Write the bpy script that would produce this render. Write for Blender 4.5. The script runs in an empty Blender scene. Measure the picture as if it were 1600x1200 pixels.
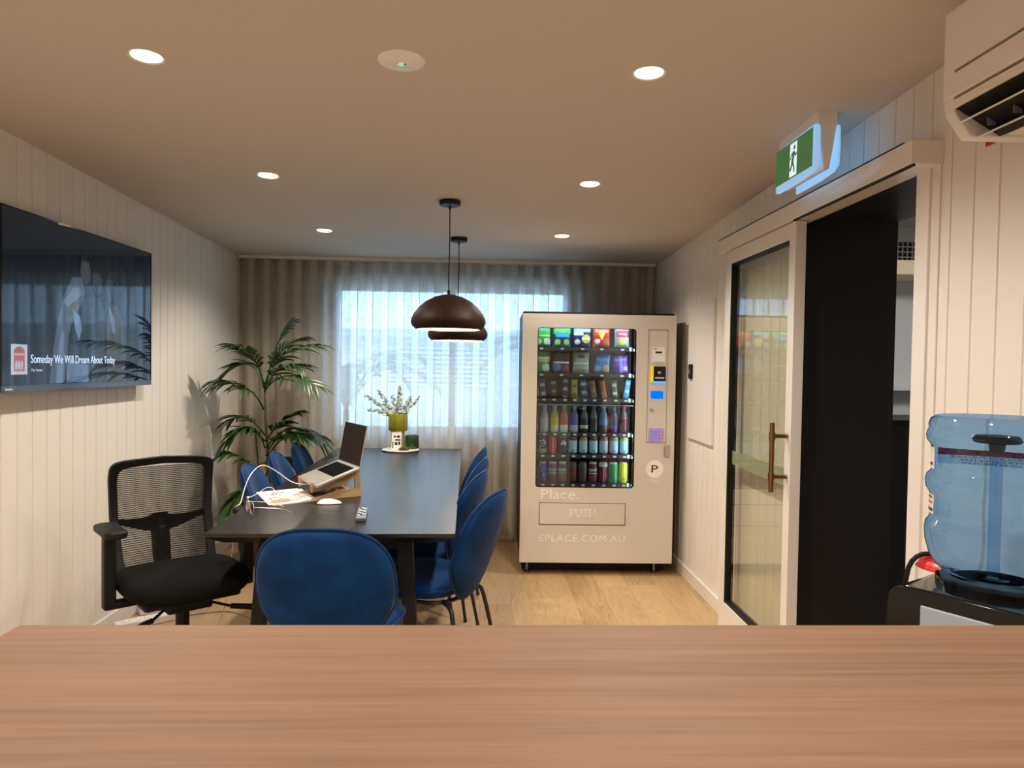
import bpy, bmesh, math, random
from mathutils import Vector, Matrix
random.seed(7)
PI = math.pi
S = bpy.context.scene
COL = S.collection

# ------------------------------------------------------------------ camera
CAM = bpy.data.cameras.new('camera')
CAM.sensor_width = 36.0
CAM.lens = 1107.9 / 1600 * 36
CAM.clip_start = 0.02
cam = bpy.data.objects.new('camera', CAM)
COL.objects.link(cam)
_R = Vector((0.99912865, -0.04173657, 0)); _U = Vector((0.00105731, 0.02531096, 0.99967907)); _F = Vector((0.04172317, 0.998808, -0.02533304))
_c, _s = math.cos(0.0156), math.sin(0.0156)
_r2 = _R*_c + _U*_s; _u2 = _U*_c - _R*_s
cam.matrix_world = Matrix(((_r2.x, _u2.x, -_F.x, 0), (_r2.y, _u2.y, -_F.y, 0), (_r2.z, _u2.z, -_F.z, 1.4), (0, 0, 0, 1)))
S.camera = cam

# ------------------------------------------------------------------ world, exposure
W = bpy.data.worlds.new('sky'); S.world = W; W.use_nodes = True
_bg = W.node_tree.nodes['Background']
_bg.inputs[0].default_value = (0.43, 0.67, 1.0, 1)
_bg.inputs[1].default_value = 5.3
LAMP_COL = (1.0, 0.89, 0.76)
LAMP_W = 55.0
PENDANT_W = 7.0
S.view_settings.view_transform = 'Standard'
S.view_settings.look = 'None'
S.view_settings.exposure = 0.32
S.view_settings.gamma = 1.0
S.view_settings.use_curve_mapping = False
S.cycles.transparent_max_bounces = 24
S.cycles.max_bounces = 10
S.cycles.diffuse_bounces = 5
S.cycles.sample_clamp_indirect = 6.0
S.cycles.caustics_reflective = False
S.cycles.caustics_refractive = False

# ------------------------------------------------------------------ room measures
XL, XR, YB, ZB, SL = -1.905, 1.374, 5.72, 2.222, 0.0282
YF = -2.0
def ceil_z(y): return ZB + SL*(YB - y)

# ------------------------------------------------------------------ materials
class NT:
    def __init__(s, name):
        s.m = bpy.data.materials.new(name); s.m.use_nodes = True
        s.t = s.m.node_tree; s.t.nodes.clear()
        s.out = s.n('ShaderNodeOutputMaterial')
    def n(s, typ, **kw):
        nd = s.t.nodes.new(typ)
        for k, v in kw.items():
            if k.startswith('i_'):
                key = k[2:]
                key = int(key) if key.isdigit() else key.replace('_', ' ')
                nd.inputs[key].default_value = v
            else: setattr(nd, k, v)
        return nd
    def l(s, a, b): s.t.links.new(a, b)
    def math(s, op, a, b=None, c=None):
        nd = s.n('ShaderNodeMath', operation=op)
        for i, v in enumerate((a, b, c)):
            if v is None: continue
            if isinstance(v, (int, float)): nd.inputs[i].default_value = v
            else: s.l(v, nd.inputs[i])
        return nd.outputs[0]
    def ramp(s, fac, stops):
        nd = s.n('ShaderNodeValToRGB'); e = nd.color_ramp.elements
        while len(e) < len(stops): e.new(0.5)
        for i, (p, c) in enumerate(stops):
            e[i].position = p; e[i].color = (*c, 1)
        s.l(fac, nd.inputs[0]); return nd.outputs[0]
    def coords(s, scale=(1, 1, 1), kind='Object', rot=(0, 0, 0)):
        tc = s.n('ShaderNodeTexCoord'); mp = s.n('ShaderNodeMapping')
        mp.inputs['Scale'].default_value = scale; mp.inputs['Rotation'].default_value = rot
        s.l(tc.outputs[kind], mp.inputs[0]); return mp.outputs[0]

def c4(c): return (c[0], c[1], c[2], 1)
def pbr(name, col, rough=0.5, metal=0.0, spec=0.5, emit=None, es=0.0, sheen=0.0, coat=0.0, noise=0.0, nscale=30.0, nstretch=(1,1,1), bump=0.0):
    t = NT(name); b = t.n('ShaderNodeBsdfPrincipled')
    b.inputs['Base Color'].default_value = c4(col); b.inputs['Roughness'].default_value = rough
    b.inputs['Metallic'].default_value = metal; b.inputs['Specular IOR Level'].default_value = spec
    if emit: b.inputs['Emission Color'].default_value = c4(emit); b.inputs['Emission Strength'].default_value = es
    if sheen: b.inputs['Sheen Weight'].default_value = sheen; b.inputs['Sheen Roughness'].default_value = 0.35
    if coat: b.inputs['Coat Weight'].default_value = coat; b.inputs['Coat Roughness'].default_value = 0.06
    if noise or bump:
        nz = t.n('ShaderNodeTexNoise', i_Scale=nscale, i_Detail=4.0); t.l(t.coords(nstretch), nz.inputs['Vector'])
        if noise:
            k = noise
            o = t.ramp(nz.outputs['Fac'], [(0.25, tuple(x*(1-k) for x in col)), (0.75, tuple(min(1, x*(1+k)) for x in col))])
            t.l(o, b.inputs['Base Color'])
        if bump:
            bp = t.n('ShaderNodeBump', i_Strength=bump, i_Distance=0.002); t.l(nz.outputs['Fac'], bp.inputs['Height']); t.l(bp.outputs[0], b.inputs['Normal'])
    t.l(b.outputs[0], t.out.inputs[0]); return t.m
def emis(name, col, st):
    t = NT(name); e = t.n('ShaderNodeEmission'); e.inputs[0].default_value = c4(col); e.inputs[1].default_value = st
    t.l(e.outputs[0], t.out.inputs[0]); return t.m
def thin_glass(name, tint=(0.95, 0.97, 0.95), ior=1.5, rough=0.0, boost=1.0):
    t = NT(name); tr = t.n('ShaderNodeBsdfTransparent'); tr.inputs[0].default_value = c4(tint)
    gl = t.n('ShaderNodeBsdfGlossy'); gl.inputs['Roughness'].default_value = rough
    fr = t.n('ShaderNodeFresnel', i_IOR=ior)
    geo = t.n('ShaderNodeNewGeometry')
    # the same pane reflects alike from both faces
    t.l(t.math('ADD', t.math('MULTIPLY', geo.outputs['Backfacing'], 1.0/ior - ior), ior), fr.inputs['IOR'])
    mx = t.n('ShaderNodeMixShader'); t.l(t.math('MINIMUM', t.math('MULTIPLY', fr.outputs[0], boost), 1.0), mx.inputs[0])
    t.l(tr.outputs[0], mx.inputs[1]); t.l(gl.outputs[0], mx.inputs[2]); t.l(mx.outputs[0], t.out.inputs[0]); return t.m

def wood(name, dark, mid, light, along='X', scale=1.0, rough=0.35, coat=0.0, fine=1.0):
    t = NT(name); b = t.n('ShaderNodeBsdfPrincipled'); b.inputs['Roughness'].default_value = rough
    st = {'X': (0.5, 16, 16), 'Y': (16, 0.5, 16), 'Z': (16, 16, 0.5)}[along]
    st = tuple(x*scale for x in st)
    v = t.coords(st)
    n1 = t.n('ShaderNodeTexNoise', i_Scale=1.0, i_Detail=6.0, i_Roughness=0.65, i_Distortion=0.6); t.l(v, n1.inputs['Vector'])
    st2 = tuple(x*4.2*fine for x in st)
    n2 = t.n('ShaderNodeTexNoise', i_Scale=1.0, i_Detail=3.0); t.l(t.coords(st2), n2.inputs['Vector'])
    f = t.math('ADD', t.math('MULTIPLY', n1.outputs['Fac'], 0.6), t.math('MULTIPLY', n2.outputs['Fac'], 0.4))
    t.l(t.ramp(f, [(0.33, dark), (0.5, mid), (0.68, light)]), b.inputs['Base Color'])
    if coat: b.inputs['Coat Weight'].default_value = coat; b.inputs['Coat Roughness'].default_value = 0.2
    t.l(b.outputs[0], t.out.inputs[0]); return t.m

M = {}
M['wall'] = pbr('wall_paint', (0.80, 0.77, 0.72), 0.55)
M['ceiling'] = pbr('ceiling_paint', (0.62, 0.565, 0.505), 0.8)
M['white'] = pbr('white_gloss_paint', (0.80, 0.77, 0.72), 0.22)
M['white_plastic'] = pbr('white_plastic', (0.84, 0.82, 0.79), 0.3)
M['white_sheet'] = pbr('white_paper', (0.85, 0.84, 0.82), 0.7)
M['reveal'] = pbr('black_brown_panel', (0.012, 0.009, 0.008), 0.45)
M['black'] = pbr('black_plastic', (0.007, 0.007, 0.008), 0.5, spec=0.25)
M['black_gloss'] = pbr('black_gloss_plastic', (0.004, 0.004, 0.005), 0.10, spec=0.35)
M['black_metal'] = pbr('black_powdercoat', (0.012, 0.012, 0.013), 0.4)
M['rubber'] = pbr('black_rubber', (0.012, 0.012, 0.012), 0.8)
M['black_fabric'] = pbr('black_seat_fabric', (0.006, 0.0065, 0.006), 0.9, spec=0.1, noise=0.3, nscale=200)
M['velvet'] = pbr('blue_velvet', (0.002, 0.034, 0.135), 0.8, sheen=0.07, noise=0.5, nscale=9, spec=0.15)
M['velvet_piping'] = pbr('blue_velvet_piping', (0.002, 0.026, 0.10), 0.7, sheen=0.1, spec=0.2)
M['chrome'] = pbr('chrome', (0.7, 0.7, 0.7), 0.15, 1.0)
M['steel'] = pbr('brushed_steel', (0.55, 0.53, 0.5), 0.35, 1.0)
M['bronze'] = pbr('aged_bronze', (0.30, 0.155, 0.075), 0.32, 1.0)
M['champagne'] = pbr('champagne_enamel', (0.72, 0.68, 0.625), 0.36, 0.05)
M['letter'] = pbr('white_vinyl_lettering', (0.95, 0.94, 0.92), 0.5)
M['dark_int'] = pbr('vending_interior', (0.05, 0.055, 0.06), 0.5)
M['gap'] = pbr('shadow_gap', (0.01, 0.01, 0.01), 0.8)
M['lens'] = emis('downlight_lens', (1.0, 0.93, 0.80), 14.0)
M['counter'] = wood('walnut_laminate', (0.118, 0.058, 0.028), (0.165, 0.083, 0.042), (0.205, 0.108, 0.058), 'X', 1.6, 0.62, 0.0)
M['ply'] = wood('pale_plywood', (0.42, 0.27, 0.13), (0.55, 0.37, 0.19), (0.62, 0.44, 0.25), 'X', 2.5, 0.5)
M['walnut_shade'] = wood('dark_walnut_veneer', (0.014, 0.0055, 0.003), (0.026, 0.010, 0.005), (0.042, 0.018, 0.009), 'Z', 3.0, 0.55)
M['walnut_shade'].node_tree.nodes['Principled BSDF'].inputs['Specular IOR Level'].default_value = 0.2
M['shade_in'] = pbr('cream_shade_lining', (0.85, 0.76, 0.46), 0.6)
M['leaf'] = pbr('palm_leaf', (0.022, 0.060, 0.012), 0.38, noise=0.45, nscale=12)
M['leaf_far'] = pbr('garden_leaf', (0.22, 0.30, 0.20), 0.5)
M['stem'] = pbr('palm_stem', (0.10, 0.13, 0.04), 0.5, noise=0.3)
M['euc'] = pbr('eucalyptus_leaf', (0.40, 0.50, 0.45), 0.65, noise=0.3, nscale=60)
M['soil'] = pbr('potting_soil', (0.02, 0.013, 0.008), 0.95, noise=0.5, nscale=80)
M['pot'] = pbr('brown_woven_pot', (0.055, 0.026, 0.013), 0.6, noise=0.5, nscale=30, nstretch=(1, 1, 6), bump=0.6)
M['olive'] = pbr('olive_glaze', (0.26, 0.27, 0.02), 0.28, coat=0.4)
M['marble'] = pbr('pale_stone', (0.72, 0.69, 0.62), 0.4, noise=0.1, nscale=20)
M['jar'] = pbr('dark_green_glass', (0.02, 0.055, 0.012), 0.06, coat=0.5)
M['alu'] = pbr('laptop_aluminium', (0.62, 0.60, 0.56), 0.35, 0.6)
M['keys'] = pbr('laptop_keys', (0.004, 0.004, 0.004), 0.7, spec=0.03)
M['lap_screen'] = pbr('laptop_display', (0.016, 0.008, 0.008), 0.35, spec=0.06)
M['orange'] = pbr('orange_note', (0.82, 0.27, 0.12), 0.7)
M['ink'] = pbr('black_ink', (0.015, 0.015, 0.015), 0.7)
M['gold'] = pbr('pale_gold_wire', (0.85, 0.66, 0.52), 0.3, 1.0)
M['clear'] = thin_glass('clear_lens', (0.97, 0.97, 0.97))
M['glass'] = thin_glass('window_glass', (0.95, 0.97, 0.96))
M['door_glass'] = thin_glass('door_glass', (0.95, 0.96, 0.90), 1.6)
M['vend_glass'] = thin_glass('vending_glass', (0.82, 0.88, 0.88), 1.55, boost=1.4)
M['film'] = pbr('frosted_film', (0.50, 0.55, 0.42), 0.6)
M['red'] = pbr('signal_red', (0.55, 0.012, 0.02), 0.3)
M['grey_plastic'] = pbr('grey_plastic', (0.20, 0.20, 0.20), 0.4)
M['shelf'] = pbr('dark_shelf', (0.035, 0.04, 0.045), 0.5)
M['silver'] = pbr('silver_front_panel', (0.36, 0.42, 0.54), 0.3, 0.2)
M['grey_wall'] = pbr('pale_grey_paint', (0.62, 0.62, 0.62), 0.7)

def floor_mat():
    t = NT('oak_planks'); b = t.n('ShaderNodeBsdfPrincipled'); b.inputs['Roughness'].default_value = 0.42
    tc = t.n('ShaderNodeTexCoord'); sp = t.n('ShaderNodeSeparateXYZ'); t.l(tc.outputs['Object'], sp.inputs[0])
    x = t.math('MULTIPLY', sp.outputs[0], 1/0.19); ix = t.math('FLOOR', x); fx = t.math('FRACT', x)
    wn = t.n('ShaderNodeTexWhiteNoise', noise_dimensions='1D'); t.l(ix, wn.inputs['W'])
    y = t.math('ADD', t.math('MULTIPLY', sp.outputs[1], 1/1.5), t.math('MULTIPLY', wn.outputs[0], 7.3))
    iy = t.math('FLOOR', y); fy = t.math('FRACT', y)
    w2 = t.n('ShaderNodeTexWhiteNoise', noise_dimensions='2D'); cb = t.n('ShaderNodeCombineXYZ'); t.l(ix, cb.inputs[0]); t.l(iy, cb.inputs[1]); t.l(cb.outputs[0], w2.inputs['Vector'])
    off = t.math('MULTIPLY', w2.outputs[0], 20.0)
    cv = t.n('ShaderNodeCombineXYZ'); t.l(t.math('ADD', t.math('MULTIPLY', sp.outputs[0], 9.0), off), cv.inputs[0]); t.l(t.math('MULTIPLY', sp.outputs[1], 1.1), cv.inputs[1]); t.l(off, cv.inputs[2])
    n1 = t.n('ShaderNodeTexNoise', i_Scale=1.0, i_Detail=3.0, i_Distortion=0.8); t.l(cv.outputs[0], n1.inputs['Vector'])
    rings = t.math('FRACT', t.math('MULTIPLY', n1.outputs['Fac'], 11.0))
    rings = t.math('ABSOLUTE', t.math('SUBTRACT', rings, 0.5))
    cv2 = t.n('ShaderNodeCombineXYZ'); t.l(t.math('MULTIPLY', sp.outputs[0], 160.0), cv2.inputs[0]); t.l(t.math('MULTIPLY', sp.outputs[1], 5.0), cv2.inputs[1]); t.l(off, cv2.inputs[2])
    n2 = t.n('ShaderNodeTexNoise', i_Scale=1.0, i_Detail=2.0); t.l(cv2.outputs[0], n2.inputs['Vector'])
    f = t.math('ADD', t.math('MULTIPLY', rings, 0.5), t.math('ADD', t.math('MULTIPLY', n2.outputs['Fac'], 0.35), t.math('MULTIPLY', w2.outputs[0], 0.35)))
    colr = t.ramp(f, [(0.12, (0.33, 0.20, 0.095)), (0.45, (0.47, 0.31, 0.16)), (0.85, (0.56, 0.39, 0.22))])
    seam = t.math('MAXIMUM', t.math('LESS_THAN', fx, 0.010), t.math('LESS_THAN', fy, 0.0016))
    mx = t.n('ShaderNodeMix', data_type='RGBA'); t.l(t.math('MULTIPLY', seam, 0.55), mx.inputs['Factor']); t.l(colr, mx.inputs[6]); mx.inputs[7].default_value = (0.12, 0.07, 0.03, 1)
    t.l(mx.outputs[2], b.inputs['Base Color']); t.l(b.outputs[0], t.out.inputs[0]); return t.m
M['floor'] = floor_mat()

def table_mat():
    t = NT('ebonised_chevron'); b = t.n('ShaderNodeBsdfPrincipled')
    tc = t.n('ShaderNodeTexCoord'); sp = t.n('ShaderNodeSeparateXYZ'); t.l(tc.outputs['Object'], sp.inputs[0])
    pp = t.math('PINGPONG', t.math('ADD', sp.outputs[0], 5.0), 0.22)
    v = t.math('MULTIPLY', t.math('ADD', sp.outputs[1], t.math('MULTIPLY', pp, 0.8)), 1/0.075)
    iv = t.math('FLOOR', v); fv = t.math('FRACT', v)
    ic = t.math('FLOOR', t.math('MULTIPLY', t.math('ADD', sp.outputs[0], 5.0), 1/0.22))
    cb = t.n('ShaderNodeCombineXYZ'); t.l(iv, cb.inputs[0]); t.l(ic, cb.inputs[1])
    wn = t.n('ShaderNodeTexWhiteNoise', noise_dimensions='2D'); t.l(cb.outputs[0], wn.inputs['Vector'])
    cg = t.n('ShaderNodeCombineXYZ'); t.l(t.math('MULTIPLY', v, 5.0), cg.inputs[0]); t.l(t.math('MULTIPLY', pp, 6.0), cg.inputs[1]); t.l(t.math('MULTIPLY', wn.outputs[0], 9.0), cg.inputs[2])
    nz = t.n('ShaderNodeTexNoise', i_Scale=1.0, i_Detail=5.0, i_Roughness=0.7); t.l(cg.outputs[0], nz.inputs['Vector'])
    f = t.math('ADD', t.math('MULTIPLY', nz.outputs['Fac'], 0.7), t.math('MULTIPLY', wn.outputs[0], 0.3))
    t.l(t.ramp(f, [(0.3, (0.005, 0.004, 0.004)), (0.6, (0.011, 0.009, 0.008)), (0.8, (0.022, 0.018, 0.015))]), b.inputs['Base Color'])
    b.inputs['Roughness'].default_value = 0.25; b.inputs['Specular IOR Level'].default_value = 0.6
    h = t.math('ADD', t.math('MULTIPLY', nz.outputs['Fac'], 1.0), t.math('MULTIPLY', t.math('GREATER_THAN', fv, 0.04), 0.5))
    bp = t.n('ShaderNodeBump', i_Strength=0.6, i_Distance=0.004); t.l(h, bp.inputs['Height']); t.l(bp.outputs[0], b.inputs['Normal'])
    t.l(b.outputs[0], t.out.inputs[0]); return t.m
M['table'] = table_mat()
M['table_leg'] = pbr('ebonised_leg', (0.008, 0.007, 0.007), 0.5, spec=0.25)

def curtain_mat():
    t = NT('sheer_linen')
    n1 = t.n('ShaderNodeTexNoise', i_Scale=1.0, i_Detail=2.0); t.l(t.coords((240, 240, 14)), n1.inputs['Vector'])
    n2 = t.n('ShaderNodeTexNoise', i_Scale=1.0, i_Detail=2.0); t.l(t.coords((14, 14, 260)), n2.inputs['Vector'])
    weave = t.math('ADD', t.math('MULTIPLY', n1.outputs['Fac'], 0.5), t.math('MULTIPLY', n2.outputs['Fac'], 0.5))
    df = t.n('ShaderNodeBsdfDiffuse'); df.inputs[0].default_value = (0.66, 0.61, 0.545, 1)
    tl = t.n('ShaderNodeBsdfTranslucent'); tl.inputs[0].default_value = (0.74, 0.73, 0.71, 1)
    tr = t.n('ShaderNodeBsdfTransparent')
    m1 = t.n('ShaderNodeMixShader'); m1.inputs[0].default_value = 0.5; t.l(df.outputs[0], m1.inputs[1]); t.l(tl.outputs[0], m1.inputs[2])
    m2 = t.n('ShaderNodeMixShader'); t.l(t.ramp(weave, [(0.30, (0.03,)*3), (0.68, (0.34,)*3)]), m2.inputs[0]); t.l(m1.outputs[0], m2.inputs[1]); t.l(tr.outputs[0], m2.inputs[2])
    t.l(m2.outputs[0], t.out.inputs[0]); return t.m
M['curtain'] = curtain_mat()

def mesh_mat():
    t = NT('chair_mesh_fabric')
    w = t.n('ShaderNodeTexWave', bands_direction='Z', i_Scale=36.0, i_Distortion=0.3); t.l(t.coords(), w.inputs['Vector'])
    n = t.n('ShaderNodeTexNoise', i_Scale=1.0); t.l(t.coords((150, 150, 90)), n.inputs['Vector'])
    f = t.math('MULTIPLY', t.math('GREATER_THAN', w.outputs['Fac'], 0.30), t.math('ADD', t.math('MULTIPLY', n.outputs['Fac'], 0.4), 0.30))
    df = t.n('ShaderNodeBsdfDiffuse'); df.inputs[0].default_value = (0.012, 0.011, 0.011, 1); tr = t.n('ShaderNodeBsdfTransparent')
    mx = t.n('ShaderNodeMixShader'); t.l(f, mx.inputs[0]); t.l(df.outputs[0], mx.inputs[1]); t.l(tr.outputs[0], mx.inputs[2])
    t.l(mx.outputs[0], t.out.inputs[0]); return t.m
M['chair_mesh'] = mesh_mat()

def bottle_mat():
    # filled bottle: blue plastic and water bend the view like a lens; shadow rays pass tinted
    t = NT('blue_bottle_plastic'); g = t.n('ShaderNodeBsdfGlass', i_IOR=1.09); g.inputs['Color'].default_value = (0.47, 0.68, 0.90, 1); g.inputs['Roughness'].default_value = 0.01
    gl = t.n('ShaderNodeBsdfGlossy'); gl.inputs['Roughness'].default_value = 0.05
    lw = t.n('ShaderNodeLayerWeight', i_Blend=0.3)
    df = t.n('ShaderNodeBsdfDiffuse'); df.inputs[0].default_value = (0.03, 0.11, 0.32, 1)
    m0 = t.n('ShaderNodeMixShader'); t.l(t.math('MULTIPLY', t.math('POWER', lw.outputs['Facing'], 2.5), 0.7), m0.inputs[0]); t.l(g.outputs[0], m0.inputs[1]); t.l(df.outputs[0], m0.inputs[2])
    m1 = t.n('ShaderNodeMixShader'); t.l(t.math('ADD', t.math('MULTIPLY', t.math('POWER', lw.outputs['Facing'], 3.0), 0.25), 0.05), m1.inputs[0]); t.l(m0.outputs[0], m1.inputs[1]); t.l(gl.outputs[0], m1.inputs[2])
    t.l(m1.outputs[0], t.out.inputs[0]); return t.m
M['bottle'] = bottle_mat()
def water_mat():
    t = NT('bottled_water'); tr = t.n('ShaderNodeBsdfTransparent'); tr.inputs[0].default_value = (0.80, 0.90, 0.97, 1)
    gl = t.n('ShaderNodeBsdfGlossy'); gl.inputs['Roughness'].default_value = 0.05
    mx = t.n('ShaderNodeMixShader'); mx.inputs[0].default_value = 0.05; t.l(tr.outputs[0], mx.inputs[1]); t.l(gl.outputs[0], mx.inputs[2]); t.l(mx.outputs[0], t.out.inputs[0]); return t.m
M['water'] = water_mat()

_cc = {}
def cm(col, rough=0.35):
    k = tuple(round(c, 3) for c in col) + (rough,)
    if k not in _cc: _cc[k] = pbr('print_colour', col, rough)
    return _cc[k]
_ec = {}
def em(col, st=1.0):
    k = tuple(round(c, 3) for c in col) + (st,)
    if k not in _ec:
        _ec[k] = pbr('screen_colour', (0.004, 0.004, 0.005), 0.03, emit=tuple(x*0.55 for x in col), es=st, spec=0.5)
    return _ec[k]

# ------------------------------------------------------------------ mesh builder
class MB:
    def __init__(s): s.v = []; s.f = []; s.mi = []
    def add(s, vs, fs, mi=0):
        o = len(s.v); s.v += [tuple(v) for v in vs]; s.f += [tuple(i+o for i in f) for f in fs]; s.mi += [mi]*len(fs); return s
    def box(s, x0, x1, y0, y1, z0, z1, mi=0, mat=None):
        vs = [Vector((x, y, z)) for z in (z0, z1) for y in (y0, y1) for x in (x0, x1)]
        if mat: vs = [mat @ v for v in vs]
        return s.add(vs, [(0, 2, 3, 1), (4, 5, 7, 6), (0, 1, 5, 4), (2, 6, 7, 3), (0, 4, 6, 2), (1, 3, 7, 5)], mi)
    def lathe(s, prof, n=32, c=(0, 0, 0), mi=0, cap0=False, cap1=False, mat=None, fn=None):
        vs = []; fs = []; m = len(prof)
        for r, z in prof:
            for k in range(n):
                a = 2*PI*k/n; rr = r*(fn(a, z) if fn else 1)
                v = Vector((c[0]+rr*math.cos(a), c[1]+rr*math.sin(a), c[2]+z))
                vs.append(mat @ v if mat else v)
        for i in range(m-1):
            for k in range(n):
                k2 = (k+1) % n; fs.append((i*n+k, i*n+k2, (i+1)*n+k2, (i+1)*n+k))
        if cap0: fs.append(tuple(reversed(range(n))))
        if cap1: fs.append(tuple((m-1)*n+k for k in range(n)))
        return s.add(vs, fs, mi)
    def cyl(s, p0, p1, r0, r1=None, n=16, mi=0):
        r1 = r0 if r1 is None else r1
        p0 = Vector(p0); p1 = Vector(p1); d = (p1-p0); q = d.to_track_quat('Z', 'Y').to_matrix().to_4x4(); L = d.length
        return s.lathe([(r0, 0), (r1, L)], n, mi=mi, cap0=True, cap1=True, mat=Matrix.Translation(p0) @ q)
    def tube(s, pts, r, n=8, mi=0, closed=False, smooth=0):
        pts = [Vector(p) for p in pts]
        for _ in range(smooth):
            q = [pts[0]] if not closed else []
            rng = range(len(pts) if closed else len(pts)-1)
            for i in rng:
                a, b = pts[i], pts[(i+1) % len(pts)]
                q += [a.lerp(b, 0.25), a.lerp(b, 0.75)]
            if not closed: q.append(pts[-1])
            pts = q
        m = len(pts); vs = []; fs = []
        up = Vector((0, 0, 1)); prev = None
        for i, p in enumerate(pts):
            a = pts[i-1] if (i > 0 or closed) else p; b = pts[(i+1) % m] if (i < m-1 or closed) else p
            t = (b-a).normalized()
            if prev is None:
                u = t.cross(up)
                if u.length < 1e-3: u = t.cross(Vector((1, 0, 0)))
            else:
                u = prev - t*prev.dot(t)
                if u.length < 1e-5: u = t.cross(up)
            u.normalize(); prev = u; w = t.cross(u)
            rr = r(i/(m-1)) if callable(r) else r
            for k in range(n):
                an = 2*PI*k/n; vs.append(p + u*(rr*math.cos(an)) + w*(rr*math.sin(an)))
        for i in range(m if closed else m-1):
            j = (i+1) % m
            for k in range(n):
                k2 = (k+1) % n; fs.append((i*n+k, j*n+k, j*n+k2, i*n+k2))
        if not closed: fs += [tuple(range(n)), tuple((m-1)*n+k for k in reversed(range(n)))]
        return s.add(vs, fs, mi)
    def ball(s, c, r, n=12, mi=0, sc=(1, 1, 1), mat=None):
        pr = [(max(1e-4, r*math.sin(PI*i/n)), -r*math.cos(PI*i/n)) for i in range(n+1)]
        mt = Matrix.Translation(Vector(c)) @ (mat if mat else Matrix()) @ Matrix.Diagonal((sc[0], sc[1], sc[2], 1))
        return s.lathe(pr, n*2, mi=mi, mat=mt)
    def prism(s, poly, y0, y1, mi=0, axis='y', mat=None):
        # poly in (x,z) swept along y; axis 'x': poly in (y,z) swept along x; axis 'z': poly in (x,y)
        def P(a, b, t): return Vector({'y': (a, t, b), 'x': (t, a, b), 'z': (a, b, t)}[axis])
        n = len(poly); vs = [P(a, b, y0) for a, b in poly] + [P(a, b, y1) for a, b in poly]
        if mat: vs = [mat @ v for v in vs]
        fs = [(i, (i+1) % n, n+(i+1) % n, n+i) for i in range(n)] + [tuple(reversed(range(n))), tuple(range(n, 2*n))]
        return s.add(vs, fs, mi)
    def grid(s, fn, nu, nv, mi=0, cu=False, cv=False):
        vs = [fn(i/nu, j/nv) for j in range(nv if cv else nv+1) for i in range(nu if cu else nu+1)]
        W_ = nu if cu else nu+1; H_ = nv if cv else nv+1; fs = []; mis = []
        for j in range(nv):
            for i in range(nu):
                a = j*W_+i; b = j*W_+(i+1) % W_; c = ((j+1) % H_)*W_+(i+1) % W_; d = ((j+1) % H_)*W_+i
                fs.append((a, b, c, d)); mis.append(mi((i+.5)/nu, (j+.5)/nv) if callable(mi) else mi)
        o = len(s.v); s.v += [tuple(v) for v in vs]; s.f += [tuple(q+o for q in f) for f in fs]; s.mi += mis; return s
    def build(s, name, mats, parent=None, smooth=True, bevel=0.0, seg=2, sub=0, angle=40, loc=None, rot=None, fix=True):
        me = bpy.data.meshes.new(name); me.from_pydata(s.v, [], s.f)
        if not isinstance(mats, (list, tuple)): mats = [mats]
        for m in mats: me.materials.append(m)
        for p, i in zip(me.polygons, s.mi): p.material_index = i
        if fix:
            bm = bmesh.new(); bm.from_mesh(me); bmesh.ops.recalc_face_normals(bm, faces=bm.faces); bm.to_mesh(me); bm.free()
        if smooth:
            for p in me.polygons: p.use_smooth = True
            me.set_sharp_from_angle(angle=math.radians(angle))
        me.update()
        o = bpy.data.objects.new(name, me); COL.objects.link(o)
        if parent: o.parent = parent
        if loc: o.location = loc
        if rot: o.rotation_euler = rot
        if bevel:
            b = o.modifiers.new('bevel', 'BEVEL'); b.width = bevel; b.segments = seg; b.limit_method = 'ANGLE'; b.angle_limit = math.radians(40)
        if sub:
            b = o.modifiers.new('sub', 'SUBSURF'); b.levels = sub; b.render_levels = sub
        return o

def tag(o, label=None, cat=None, group=None, kind=None):
    if label: o['label'] = label
    if cat: o['category'] = cat
    if group: o['group'] = group
    if kind: o['kind'] = kind
    return o
def thing(name, label, cat, loc=(0, 0, 0), rz=0.0, group=None):
    o = bpy.data.objects.new(name, None); COL.objects.link(o); o.location = loc; o.rotation_euler = (0, 0, rz); o.empty_display_size = 0.1
    return tag(o, label, cat, group)
def struct(o, label=None, cat=None):
    o['kind'] = 'structure'
    if label: o['label'] = label
    if cat: o['category'] = cat
    return o
def copy_tree(o, parent=None):
    c = o.copy(); COL.objects.link(c)
    if parent: c.parent = parent
    for ch in list(o.children): copy_tree(ch, c)
    return c

def text_mesh(body, size=None, width=None, height=None, align='LEFT', extrude=0.0004, spacing=1.0, outline=0.0):
    cu = bpy.data.curves.new('t', 'FONT'); cu.body = body; cu.size = size or 0.1; cu.align_x = align; cu.extrude = extrude; cu.space_character = spacing
    if outline:
        cu.fill_mode = 'NONE'; cu.extrude = 0.0; cu.bevel_depth = outline; cu.bevel_resolution = 0
    cu.resolution_u = 3
    ob = bpy.data.objects.new('t', cu); COL.objects.link(ob)
    dg = bpy.context.evaluated_depsgraph_get(); me = bpy.data.meshes.new_from_object(ob.evaluated_get(dg))
    bpy.data.objects.remove(ob); bpy.data.curves.remove(cu)
    if me.vertices:
        xs = [v.co.x for v in me.vertices]; ys = [v.co.y for v in me.vertices]
        x0, x1, y0, y1 = min(xs), max(xs), min(ys), max(ys)
        sx = sy = 1.0
        if width: sx = sy = width/(x1-x0)
        if height: sy = height/(y1-y0); sx = sx if width else sy
        ax = {'LEFT': x0, 'CENTER': (x0+x1)/2, 'RIGHT': x1}[align]
        for v in me.vertices: v.co.x = (v.co.x-ax)*sx; v.co.y = (v.co.y-y0)*sy
    return me
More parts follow.
